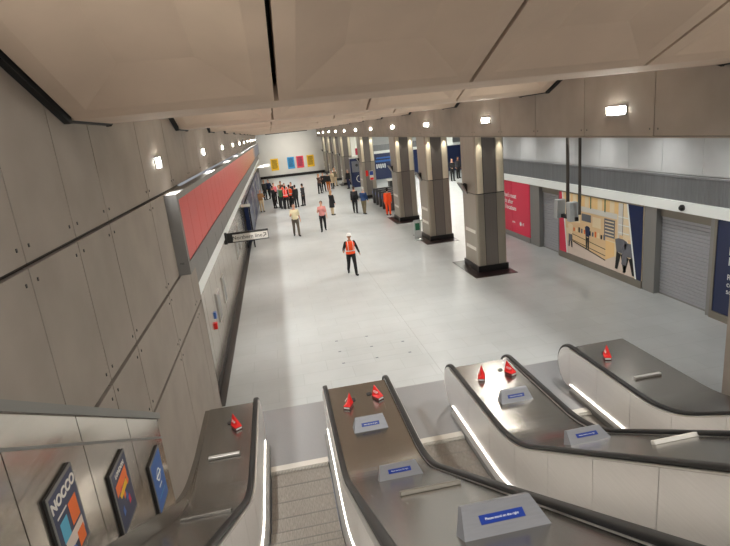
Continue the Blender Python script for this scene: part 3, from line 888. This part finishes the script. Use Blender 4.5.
# fittings on the decks: local frame, base on the deck, y along it
def put_on_deck(o, x, y):
    z = .895+track(y)
    sl = (track(y-.05)-track(y+.05))/.1
    o.location = (x, y, z); o.rotation_euler = (-math.atan(sl), 0, 0)
def sign_box(x, y, lab, w=.56):
    t = thing('deck_sign_box', (0, 0, 0), lab, 'sign box', 'stainless sign boxes on the decks')
    b = MB()
    f = [(-w/2, -.10, 0), (w/2, -.10, 0), (w/2, .10, 0), (-w/2, .10, 0)]
    g = [(-w/2+.05, .03, .17), (w/2-.05, .03, .17), (w/2-.05, .09, .17), (-w/2+.05, .09, .17)]
    b.face(f[::-1]); b.face(g)
    for k in range(4): b.face([f[k], f[(k+1) % 4], g[(k+1) % 4], g[k]])
    part('casing', b, M['boxsteel'], t, .006, world=False)
    up = Vector((0, .13, .17)).normalized(); n = Vector((0, -.17, .13)).normalized()
    c = Vector((0, -.035, .085))
    hw, hh = .145, .03
    b = MB(); q = [c+Vector((sx*hw, 0, 0))+up*(sy*hh)+n*lift for lift in (0.001, .004) for sx, sy in ((-1, -1), (1, -1), (1, 1), (-1, 1))]
    b.rings([q[:4], q[4:]])
    pl = part('blue_plate', b, M['blue'], t, world=False)
    text('lettering', 'Please stand on the right', .022, c+n*.0045, (1, 0, 0), up, M['white'], pl, 'CENTER', .0005, world=False)
    put_on_deck(t, x, y); return t
sign_box(.95, 7.68, 'steel sign box with blue plate beside the red stops on the broad deck')
sign_box(1.02, 5.75, 'middle steel sign box with blue plate on the sloping broad deck')
sign_box(1.09, 2.66, 'largest steel sign box with blue plate at the bottom edge')
sign_box(3.47, 7.72, 'steel sign box with blue plate below the red stops, third deck')
sign_box(3.50, 5.62, 'steel sign box with blue plate on the slope of the third deck')
def bar(x, y, lab, w=.5, m='steel'):
    t = solo('anti_slide_bar', MB().box(-w/2, w/2, -.035, .035, 0, .045), M[m], lab, 'deck bar', 'anti slide bars on the decks', .008)
    put_on_deck(t, x, y); return t
bar(-1.38, 7.6, 'slim metal bar across the left deck', .48)
bar(-1.36, 5.65, 'dark metal bar on the slope of the left deck', .6, 'deck')
bar(1.08, 4.45, 'brown metal bar across the sloping broad deck between two sign boxes', .62, 'bframe')
bar(3.82, 4.42, 'white metal bar on the slope of the third deck', .62, 'offwhite')
bar(5.9, 7.65, 'slim metal bar across the right deck', .5)
def stop(x, y, lab, yaw=0.):
    t = thing('emergency_stop', (0, 0, 0), lab, 'emergency stop', 'red emergency stop wedges')
    w = .06
    def tent(z0, z1, sc0, sc1):
        q = lambda sc: [(-w*sc, -.085*sc), (w*sc, -.085*sc), (w*sc, .075*sc), (-w*sc, .075*sc)]
        b = MB(); lo = [(x_, y_, z0) for x_, y_ in q(sc0)]; hi = [(x_, y_, z1) for x_, y_ in q(sc1)]
        return b.rings([lo, hi])
    part('base', tent(0, .04, 1, 1), M['redblack'], t, .003, world=False)
    A, B, C, D = (-w, -.085, .041), (w, -.085, .041), (w, .075, .041), (-w, .075, .041); E_, F_ = (0, -.05, .075), (0, .075, .19)
    b = MB()
    for f_ in ((A, B, C, D), (A, E_, B), (B, E_, F_, C), (C, F_, D), (D, F_, E_, A)): b.face(f_)
    part('red_wedge', b, M['red'], t, world=False)
    b = MB(); b.face([(-.05, -.0865, .012), (.05, -.0865, .012), (.05, -.0865, .034), (-.05, -.0865, .034)]); part('white_band', b, M['white'], t, world=False)
    text('lettering', 'STOP', .045, (-.036, .0, .105), (0, -1, -.0), Vector((.5, 0, 1)), M['white'], t, 'CENTER', .0015, world=False)
    b = MB(); b.cyl((-.01, .22, 0), (-.01, .22, .012), .045, 14); part('key_switch', b, M['dark'], t, world=False)
    put_on_deck(t, x, y); t.rotation_euler.z = yaw; t.scale = (1.05, 1.1, 1.3)
    return t
stop(-1.24, 8.42, 'red emergency stop on the left deck against the wall', .5)
stop(.70, 8.45, 'left red emergency stop of the pair on the broad deck', -.5)
stop(1.25, 8.58, 'right red emergency stop of the pair on the broad deck', .5)
stop(3.22, 8.6, 'left red emergency stop of the pair on the third deck', -.4)
stop(3.78, 8.6, 'right red emergency stop of the pair on the third deck', .4)
stop(5.72, 8.55, 'red emergency stop on the right deck', -.4)

# ------------------------------------------------------------------ steel lining and advertising screens on the left
XLn = XL+.045
def ztop(y): return 2.53+(6.15-y)*.583
t = struct('trim_9', MB(), M['lsteel']) if False else None
b = MB()
cuts = [6.15, 5.17, 4.13, 3.1, 2.07, 1.03, 0, -1.03, -2.2]
for a, c in zip(cuts[:-1], cuts[1:]):
    b.prism([(a-.006, .70+track(a)), (a-.006, ztop(a)-.32), (c+.006, ztop(c)-.32), (c+.006, .70+track(c))], 'x', XL, XLn)
    b.prism([(a-.006, ztop(a)-.30), (a-.006, ztop(a)-.05), (c+.006, ztop(c)-.05), (c+.006, ztop(c)-.30)], 'x', XL, XLn)
b.m = 1
b.prism([(6.15, .5), (6.15, ztop(6.15)-.04), (-2.2, ztop(-2.2)-.04), (-2.2, 3.5)], 'x', XL, XL+.02)
struct('wall_left_lining', b, [M['lsteel'], M['reveal']])
b = MB()
b.prism([(6.16, ztop(6.16)-.06), (6.16, ztop(6.16)+.02), (-2.2, ztop(-2.2)+.02), (-2.2, ztop(-2.2)-.06)], 'x', XL, XL+.085)
b.prism([(6.16, ztop(6.16)-.325), (6.16, ztop(6.16)-.30), (-2.2, ztop(-2.2)-.30), (-2.2, ztop(-2.2)-.325)], 'x', XL, XL+.06)
struct('trim_9', b, M['greypaint'])
b = MB(); ys = ypath(9.2, YTOP)
b.prism([(q, .90+track(q)) for q in ys]+[(q, .91+.19*min(1, max(0, (7.6-q)/1.6))+track(q)) for q in ys][::-1], 'x', XL, XL+.075)
struct('trim_12', b, M['deck'])
def ad(y0, z1, lab, draw):
    """upright screen: y0 near edge, z1 top"""
    w, h = .45, .64
    xs = XLn+.022
    t = thing('advertising_screen', (XLn, y0+w/2, z1-h), lab, 'advertising screen', 'screens along the escalator wall')
    b = MB(); b.box(XLn, xs, y0, y0+w, z1-h, z1); part('casing', b, M['dark'], t, .008)
    b = MB(); b.box(xs, xs+.006, y0, y0+w, z1-h, z1); b2 = MB()
    part('bezel', b, M['greypaint'], t)
    draw(t, xs+.007, y0+.02, y0+w-.02, z1-h+.025, z1-.025)
def sheet(t, x, ya, yb, za, zb, m, nm='print', lift=0):
    b = MB(); b.box(x+lift*.001, x+lift*.001+.0012, ya, yb, za, zb); return part(nm, b, M[m], t)
# reading direction on the left wall: to the reader's right is +y
def ad1(t, x, ya, yb, za, zb):
    sheet(t, x, ya, yb, za, zb, 'navy', 'backdrop')
    text('lettering', 'NOCCO', .108, (x+.003, (ya+yb)/2, zb-.085), (0, 1, 0), (0, 0, 1), M['offwhite'], t, bold=.035)
    sheet(t, x, ya+.04, ya+.2, zb-.19, zb-.175, 'offwhite', 'caption_line', 2)
    sheet(t, x, ya+.05, ya+.17, za+.2, za+.36, 'cyanprint', 'can_print', 2)
    sheet(t, x, ya+.22, ya+.36, za+.22, za+.40, 'orange', 'can_print', 2)
    sheet(t, x, ya+.06, yb-.04, za+.1, za+.2, 'paleprint', 'ice_print', 2)
    sheet(t, x, ya+.24, yb-.05, za+.02, za+.14, 'orange', 'can_print', 3)
    b = MB(); b.cyl((x+.003, ya+.14, za+.06), (x+.006, ya+.14, za+.06), .05, 14); part('badge', b, M['bluead'], t)
def ad2(t, x, ya, yb, za, zb):
    sheet(t, x, ya, yb, za, zb, 'navy', 'backdrop')
    text('lettering', 'LONDON', .06, (x+.003, (ya+yb)/2, zb-.06), (0, 1, 0), (0, 0, 1), M['offwhite'], t, bold=.03)
    b = MB(); b.prism([(ya+.03, zb-.24), (yb-.06, zb-.20), (yb-.06, zb-.10), (ya+.03, zb-.13)], 'x', x+.002, x+.003); part('banner_print', b, M['orange'], t)
    b = MB(); b.prism([(ya+.1, zb-.3), (yb-.1, zb-.27), (yb-.12, zb-.21), (ya+.08, zb-.25)], 'x', x+.003, x+.004); part('banner_print', b, M['yellow'], t)
    for k in range(6):
        yy_ = ya+.08+.045*k; zz = za+.12+.06*((k*3) % 4)
        b = MB(); b.prism([(yy_, zz), (yy_+.05, zz+.02), (yy_+.03, zz+.1), (yy_-.01, zz+.07)], 'x', x+.002+.0004*k, x+.003+.0004*k)
        part('shape_print', b, M[('bluead', 'crimson', 'orange')[k % 3]], t)
def ad3(t, x, ya, yb, za, zb):
    sheet(t, x, ya, yb, za, zb, 'bluead', 'backdrop')
    cy, cz = (ya+yb)/2, zb-.22
    b = MB(); n = 20
    for q in range(n):
        a0, a1 = 2*PI*q/n, 2*PI*(q+1)/n
        b.face([(x+.003, cy+math.cos(a)*r_, cz+math.sin(a)*r_) for a, r_ in ((a0, .075), (a1, .075), (a1, .055), (a0, .055))])
    part('emblem_ring', b, M['white'], t)
    sheet(t, x, cy-.10, cy+.10, cz-.015, cz+.015, 'white', 'emblem_bar', 3)
    sheet(t, x, cy-.06, cy+.06, cz-.14, cz-.12, 'white', 'caption_line', 2)
    sheet(t, x, cy-.12, cy+.12, cz-.24, cz-.23, 'cyanprint', 'caption_line', 2)
ad(3.35, 3.45, 'slim screen on the escalator wall advertising cans under big white capitals', ad1)
ad(4.39, 2.90, 'middle slim screen on the escalator wall with an orange and blue advert', ad2)
ad(5.42, 2.29, 'plain blue slim screen on the escalator wall with a white ring emblem', ad3)

# ------------------------------------------------------------------ people
DG = None
def remesh(mb, voxel, smooth_it=2):
    me = mb.mesh('tmp', [])
    o = bpy.data.objects.new('tmp', me); COL.objects.link(o)
    r = o.modifiers.new('r', 'REMESH'); r.mode = 'VOXEL'; r.voxel_size = voxel
    if smooth_it:
        s = o.modifiers.new('s', 'SMOOTH'); s.factor = .5; s.iterations = smooth_it
    bpy.context.view_layer.update()
    dg = bpy.context.evaluated_depsgraph_get()
    out = bpy.data.meshes.new_from_object(o.evaluated_get(dg))
    bpy.data.objects.remove(o); bpy.data.meshes.remove(me)
    for p in out.polygons: p.use_smooth = True
    return out
def rot_x(v, a):
    return Vector((v[0], v[1]*math.cos(a)-v[2]*math.sin(a), v[1]*math.sin(a)+v[2]*math.cos(a)))
D2 = math.radians
def person(x, y, yaw, label, H=1.75, top='c_black', legs='c_char', hair='h_dark', skin='skin1', shoes='c_black', stride=(0, 0), knee=(0, 0),
           arms=((5, 6, 12), (5, 6, 12)), vest=None, hat=None, coat=0., longhair=False, short=False, lean=0., group=None, shirt=None, sleeves=None, z=0., bulk=1., headturn=0., fine=True):
    """faces -y before yaw. stride: thigh angle forward (deg) left/right; knee flexion; arms: (forward, out, elbow) deg for left(+x)/right(-x)."""
    s = H/1.75
    J = {}
    hipz = .90
    J['pelvis'] = Vector((0, 0, .95))
    for i, sd in enumerate((1, -1)):
        h = Vector((sd*.095, 0, hipz)); a = D2(stride[i]); k = D2(knee[i])
        kn = h+Vector((sd*.01, -math.sin(a)*.43, -math.cos(a)*.43))
        an = kn+Vector((0, -math.sin(a-k)*.41, -math.cos(a-k)*.41))
        J[f'h{i}'], J[f'k{i}'], J[f'a{i}'] = h, kn, an
        fa = (a-k)*.6
        J[f't{i}'] = an+Vector((sd*.03, -.17*math.cos(fa), -.055-.17*math.sin(-fa)*0 + (.17*math.sin(fa) if fa > 0 else .17*math.sin(fa)*.4)))
        J[f'e{i}'] = an+Vector((0, .045, -.05))
    low = min(min(J[f'a{i}'].z-.085, J[f't{i}'].z-.03) for i in (0, 1))
    ln = D2(lean)
    def up(v):    # lean the upper body about the pelvis
        return J['pelvis']+rot_x(Vector(v)-J['pelvis'], ln)
    sh = [up((sd*.172*bulk, 0, 1.385)) for sd in (1, -1)]
    for i, sd in enumerate((1, -1)):
        f, o_, e_ = (D2(q) for q in arms[i])
        d = Vector((sd*math.sin(o_), -math.sin(f)*math.cos(o_), -math.cos(f)*math.cos(o_)))
        el = sh[i]+d*.29
        d2 = rot_x(d, -e_) if True else d
        d2 = Vector((d2.x-sd*.25*math.sin(e_), d2.y, d2.z)).normalized()
        wr = el+d2*.25
        J[f's{i}'], J[f'el{i}'], J[f'w{i}'], J[f'd{i}'] = sh[i], el, wr, d2
    shift = Vector((0, 0, -low))
    for k in J:
        if not k.startswith('d'): J[k] = J[k]+shift
    upo = up
    def U(v): return upo(v)+shift
    hc = U((0, -.015, 1.635))
    def torso(b, grow, z_list, bulk=bulk):
        n = 16; rg = []
        for zz, rx, ry, cy in z_list:
            c = U((0, cy, zz))
            rg.append([c+Vector(((rx*bulk+grow)*math.cos(2*PI*k/n), (ry*bulk+grow)*math.sin(2*PI*k/n), 0)) for k in range(n)])
        b.rings(rg)
    TZ = [(.82, .12, .09, 0), (.90, .165, .115, .01), (.98, .16, .112, .005), (1.08, .142, .102, 0), (1.20, .155, .11, -.005), (1.30, .170, .118, -.005), (1.38, .160, .10, .005), (1.43, .115, .078, .01), (1.49, .06, .058, .01)]
    # body: one surface
    b = MB()
    torso(b, 0, TZ)
    b.capsule([U((0, .01, 1.44)), U((0, -.005, 1.56))], [.058, .052])
    b.ellipsoid(hc, (.076, .096, .118))
    b.ellipsoid(hc+Vector((0, -.03, -.06)), (.055, .062, .055))
    b.capsule([hc+Vector((0, -.095, .012)), hc+Vector((0, -.112, -.018))], [.010, .016], 8)      # nose
    for sd in (1, -1): b.ellipsoid(hc+Vector((sd*.078, .01, -.005)), (.014, .024, .034), 8, 6)    # ears
    for i, sd in enumerate((1, -1)):
        b.capsule([J[f'h{i}'], (J[f'h{i}']+J[f'k{i}'])/2, J[f'k{i}'], J[f'k{i}']*.6+J[f'a{i}']*.4, J[f'a{i}']], [.088, .075, .055, .055, .038])
        b.capsule([J[f'e{i}'], J[f'a{i}']+Vector((0, -.04, -.04)), J[f't{i}']], [.036, .042, .03])
        b.capsule([J[f's{i}'], (J[f's{i}']+J[f'el{i}'])/2, J[f'el{i}'], J[f'w{i}']], [.056, .05, .04, .029])
        w = J[f'w{i}']; d = J[f'd{i}']
        side = d.cross(Vector((1, 0, 0))); side = side.normalized() if side.length > .2 else Vector((0, 1, 0))
        pal = w+d*.08
        b.capsule([w+side*.012, pal+side*.02], [.026, .022], 8); b.capsule([w-side*.012, pal-side*.02], [.026, .022], 8)
        curl = Vector((-sd, 0, 0))
        if fine:
            for q, ln_ in zip((-.033, -.011, .011, .033), (.062, .075, .08, .07)):
                p0 = pal+side*q; p1 = p0+d*ln_*.6+curl*.008; p2 = p1+d*ln_*.4+curl*.025
                b.capsule([p0, p1, p2], [.0105, .010, .0085], 6)
            p0 = w+d*.03+side*.03; p1 = p0+d*.035+side*.03; p2 = p1+d*.03+curl*.01
            b.capsule([p0, p1, p2], [.013, .011, .009], 6)
    root = thing('person', (x, y, z), label, 'person', group)
    root.rotation_euler = (0, 0, yaw); root.scale = (s, s, s)
    def mk(nm, mb, m, vox, lab=None, sm=2):
        me = remesh(mb, vox, sm); me.name = nm
        me.materials.clear(); me.materials.append(M[m]); o = bpy.data.objects.new(nm, me); COL.objects.link(o); o.parent = root
        return o
    body = mk('body', b, skin, .011 if fine else .016)
    # eyes
    b = MB()
    for sd in (1, -1): b.ellipsoid(hc+Vector((sd*.03, -.087, .012)), (.013, .009, .008), 8, 6)
    part('eyes', b, M['eye'], root, world=False)
    # trousers
    b = MB(); torso(b, .012, [(.80, .12, .09, 0), (.86, .16, .11, .01), (.92, .167, .117, .01), (1.02, .152, .108, 0)])
    for i in (0, 1):
        b.capsule([J[f'h{i}'], (J[f'h{i}']+J[f'k{i}'])/2, J[f'k{i}'], J[f'k{i}']*.5+J[f'a{i}']*.5, J[f'a{i}']+Vector((0, 0, .015))], [.104, .092, .074, .070, .060])
    mk('trousers', b, legs, .016)
    # shoes
    for i in (0, 1):
        b = MB(); b.capsule([J[f'e{i}']+Vector((0, 0, .0)), J[f'a{i}']+Vector((0, -.05, -.035)), J[f't{i}']], [.045, .050, .040])
        mk('shoe', b, shoes, .014, sm=1)
    # top with sleeves
    b = MB()
    if coat:
        torso(b, .03, [(.95-coat, .19, .14, 0), (.90, .17, .12, .0)]+TZ[2:8])
    else:
        torso(b, .022, TZ[1:8])
    for i in (0, 1):
        end = J[f'el{i}']*.85+J[f's{i}']*.15 if short else J[f'w{i}']*.97+J[f'el{i}']*.03
        if short: b.capsule([J[f's{i}'], end], [.066, .062])
        else: b.capsule([J[f's{i}'], (J[f's{i}']+J[f'el{i}'])/2, J[f'el{i}'], end], [.064, .062, .054, .044])
    mk('jacket' if not short else 'shirt', b, top, .016)
    if vest:
        b = MB(); torso(b, .036, TZ[1:8])
        v = mk('hi_vis_vest', b, vest, .016)
        b = MB()
        n = 20
        for zz in (1.03,):
            rg = []
            for dz in (0, .035):
                c = U((0, 0, zz+dz)); rg.append([c+Vector((.200*bulk*math.cos(2*PI*k/n), .158*bulk*math.sin(2*PI*k/n), 0)) for k in range(n)])
            b.rings(rg, False)
        for sd in (1, -1):
            b.capsule([U((sd*.10, -.155, 1.03)), U((sd*.105, -.158, 1.28)), U((sd*.10, -.11, 1.44)), U((sd*.10, .10, 1.44)), U((sd*.105, .15, 1.28)), U((sd*.10, .15, 1.03))], [.012]*6, 8)
        st = part('reflective_band', b, M['reflect'], v, world=False)
    # hair or helmet
    if hat:
        b = MB(); b.ellipsoid(hc+Vector((0, .0, .035)), (.108, .125, .108), 16, 8, top=PI*.5)
        b.rings([[hc+Vector((rx_*math.cos(2*PI*k/16), (ry_*math.sin(2*PI*k/16)-.02), dz_)) for k in range(16)] for rx_, ry_, dz_ in ((.108, .125, .045), (.125, .155, .035), (.108, .125, .03))])
        part('hard_hat', b, M[hat], root, world=False, smooth=True)
    b = MB(); b.ellipsoid(hc+Vector((0, .016, .022)), (.084, .096, .112), 16, 8, top=PI*.60)
    if longhair: b.capsule([hc+Vector((0, .05, .04)), hc+Vector((0, .075, -.08)), hc+Vector((0, .075, -.2))], [.08, .075, .05])
    else: b.ellipsoid(hc+Vector((0, .045, -.03)), (.07, .06, .08))
    if not hat or longhair: mk('hair', b, hair, .013, sm=1)
    return root
FC = 0.; AW = PI       # facing the camera / walking away
W_A = ((-22, 8, 12), (24, 10, 40)); W_B = ((22, 8, 25), (-20, 8, 12)); ST = ((4, 7, 10), (4, 7, 10)); BENT = ((20, 8, 85), (10, 8, 20)); FOLD = ((25, 5, 100), (25, 5, 100))
person(2.5, 20.45, .05, 'person in orange vest and white hard hat walking towards the escalators', 1.68, 'c_black', 'c_black', vest='c_orange', hat='c_white', stride=(24, -14), knee=(8, 22), arms=((-20, 24, 20), (24, 24, 60)), skin='skin2')
person(.77, 30.3, .1, 'person in cream shirt and grey trousers walking, arm bent', 1.84, 'c_cream', 'c_taupe', short=True, stride=(14, -10), knee=(4, 14), arms=((-8, 12, 14), (18, 14, 95)), hair='h_dark')
person(2.35, 30.7, -.1, 'person in pink shirt and black trousers walking', 1.76, 'c_pink', 'c_black', short=True, stride=(-12, 16), knee=(16, 5), arms=((4, 12, 20), (22, 12, 100)), hair='h_dark')
person(3.52, 36.3, 2.3, 'person with blond hair and long black coat standing alone mid floor', 1.66, 'c_black', 'c_beige', coat=.42, longhair=True, hair='h_blond', arms=(BENT[0], ST[1]), stride=(4, -4))
person(5.06, 35.95, 2.9, 'person in black jacket beside the one in blue jacket', 1.80, 'c_black', 'c_black', stride=(8, -8), knee=(2, 8), arms=ST)
person(5.53, 35.05, 2.6, 'grey haired person in blue jacket and khaki trousers', 1.72, 'c_blue', 'c_khaki', hair='h_grey', stride=(10, -8), knee=(2, 8), arms=BENT, bulk=1.12)
person(6.80, 33.3, 2.9, 'person in full orange overalls beside the third column', 1.72, 'c_orange', 'c_orange', stride=(4, -6), knee=(2, 6), arms=ST, hair='h_dark', shoes='c_char')
person(15.9, 47.4, .1, 'person in black standing far off between the first and second columns', 2.0, 'c_black', 'c_black', arms=((12, 4, 60), (12, 4, 60)), fine=False)
person(17.0, 49.0, .4, 'person in dark jacket half hidden behind another, far right opening', 2.0, 'c_char', 'c_black', arms=ST, fine=False, skin='skin2')
# left trio
person(-1.33, 42.4, .4, 'person in tan jacket and beige trousers by the left boards', 1.72, 'c_tan', 'c_beige', hair='h_grey', arms=BENT, fine=False)
person(-1.12, 50.4, .6, 'pale haired person in dark suit left of the crowd', 1.80, 'c_black', 'c_black', hair='h_blond', arms=ST, fine=False, skin='skin1')
person(-.72, 50.9, -.5, 'person in dark suit stepping sideways left of the crowd', 1.80, 'c_navy', 'c_black', stride=(14, -10), knee=(4, 10), arms=W_A, fine=False)
# crowd
G = 'crowd gathered on the left of the floor'
crowd = [(-.36, 43.7, 1.2, 'c_black', 'c_black', None, 'h_dark', 'dark jacketed person at the left side of the crowd', FOLD),
         (.14, 43.5, .9, 'c_grey', 'c_black', None, 'h_blond', 'person in grey top in the crowd, beside the dark jacket', BENT),
         (.30, 42.7, 2.6, 'c_green', 'c_char', None, 'h_brown', 'person in green top at the front of the crowd', ST),
         (.60, 42.3, 2.8, 'c_black', 'c_black', 'c_redor', 'h_dark', 'person in red orange vest at the front of the crowd', ST),
         (.95, 43.2, 2.2, 'c_orange', 'c_black', 'c_orange', 'h_dark', 'person in orange jacket in the middle of the crowd', FOLD),
         (1.38, 42.6, 3.6, 'c_black', 'c_black', None, 'h_dark', 'person in all black at the right front of the crowd', ST),
         (1.98, 43.0, 4.0, 'c_char', 'c_black', None, 'h_dark', 'person in charcoal at the right edge of the crowd', W_A),
         (-.25, 46.6, .3, 'c_rose', 'c_black', None, 'h_dark', 'person in rose pink top at the back of the crowd', ST),
         (.35, 47.2, -.3, 'c_brown', 'c_black', None, 'h_dark', 'person in dark brown top at the back of the crowd', ST),
         (.62, 45.2, .2, 'c_redor', 'c_black', 'c_orange', 'h_brown', 'person in orange vest in the second row of the crowd', BENT),
         (1.18, 45.2, -.6, 'c_char', 'c_black', None, 'h_brown', 'person in dark grey in the second row of the crowd', ST)]
for (x, y, yaw, top, leg, vest, hr, lab, ar) in crowd:
    person(x, y, yaw, lab, 1.74+.06*random.random(), top, leg, hr, vest=vest, arms=ar, group=G, fine=False, stride=(random.uniform(-5, 8), random.uniform(-8, 5)), skin=random.choice(('skin1', 'skin2')))
G = 'people by the far columns'
far = [(3.94, 50.3, .6, 'c_brown', 'c_black', 'h_blond', 'long haired person in dark brown left of the far group', FOLD, 0, True),
       (4.45, 51.6, .2, 'c_black', 'c_black', 'h_dark', 'person in black behind the one with rust trousers', ST, 0, False),
       (4.85, 51.0, 2.8, 'c_black', 'c_rust', 'h_dark', 'person with black top and rust orange trousers', ST, 0, False),
       (5.45, 53.0, -.4, 'c_beige', 'c_black', 'h_brown', 'person in long beige coat in the far group', BENT, .40, True),
       (5.98, 55.2, .6, 'c_khaki', 'c_beige', 'h_blond', 'person in khaki right of the beige coat', ST, 0, False),
       (6.12, 56.8, .2, 'c_white', 'c_black', 'h_dark', 'person in white top before the far columns', BENT, 0, False),
       (6.85, 51.5, -.8, 'c_black', 'c_navy', 'h_grey', 'person in black leaning by the blue kiosk', ST, 0, False)]
for (x, y, yaw, top, leg, hr, lab, ar, ct, lh) in far:
    person(x, y, yaw, lab, 1.80, top, leg, hr, arms=ar, coat=ct, longhair=lh, group=G, fine=False, stride=(5, -5))
t = thing('backpack', (5.02, 35.75, 1.05), 'black backpack on the back of the person in black jacket', 'backpack')
b = MB(); b.box(4.90, 5.18, 35.66, 35.79, 1.08, 1.48); part('bag', b, M['c_char'], t, .04)
b = MB(); b.box(4.94, 5.14, 35.62, 35.66, 1.12, 1.28); part('pocket', b, M['c_black'], t, .02)

# ------------------------------------------------------------------ light of the place, with added fill lamps
# unseen lamp added over the escalator shaft for ambient light, behind the visitor
for k, (x, y, z, p) in enumerate(((2.2, -2.5, 9.3, 420),)):
    t = thing('shaft_fill_lamp', (x, y, z), 'long unseen fill lamp added over the escalator shaft above the visitor', 'ceiling lamp')
    b = MB(); b.box(x-2.6, x+2.6, y-.2, y+.2, z, z+.08); part('housing', b, M['white'], t)
    arealight('shaft_fill_light', (x, y, z-.03), (0, .55, -1), 5.0, .35, p, t)
t = thing('ceiling_light', (2.2, 72.2, 5.9), 'added fill light brightening the far wall with the posters', 'ceiling lamp')  # extra lamp added only to brighten the end wall
b = MB(); b.box(-.5, 4.9, 72.1, 72.3, 5.84, 5.92); part('housing', b, M['dark'], t)
arealight('end_wall_fill_light', (2.2, 72.25, 5.82), (0, 1, -.7), 5.2, .1, 95, t, (1, .98, .95), 2.2)
for k in range(7):
    y = 30+7*k
    t = thing('ceiling_light', (14, y, 4.94), ORD[k]+' ceiling light of the far ticket hall', 'ceiling lamp', 'lights of the far ticket hall')
    b = MB(); b.box(13.4, 14.6, y-.15, y+.15, 4.90, 4.95); part('diffuser', b, M['lamp'], t)
    arealight('hall_light', (14, y, 4.88), (0, 0, -1), 1.2, .3, 160, t)
w = bpy.data.worlds.new('world'); SC.world = w; w.use_nodes = True
w.node_tree.nodes['Background'].inputs[0].default_value = (.9, .92, 1, 1); w.node_tree.nodes['Background'].inputs[1].default_value = .35

# ------------------------------------------------------------------ camera
F, YAW, PIT, ROL = 534.745, .1451255, .2660508, -.1043234
fw = Vector((math.sin(YAW)*math.cos(PIT), math.cos(YAW)*math.cos(PIT), -math.sin(PIT)))
r0 = Vector((math.cos(YAW), -math.sin(YAW), 0)); u0 = r0.cross(fw)
r = r0*math.cos(ROL)+u0*math.sin(ROL); u = u0*math.cos(ROL)-r0*math.sin(ROL)
cd = bpy.data.cameras.new('camera'); cd.sensor_width = 36; cd.sensor_fit = 'HORIZONTAL'; cd.lens = F/730*36; cd.clip_start = .05; cd.clip_end = 300
cam = bpy.data.objects.new('camera', cd); COL.objects.link(cam)
cam.matrix_world = Matrix.Translation((0, 0, 5.6)) @ Matrix((r, u, -fw)).transposed().to_4x4()
SC.camera = cam
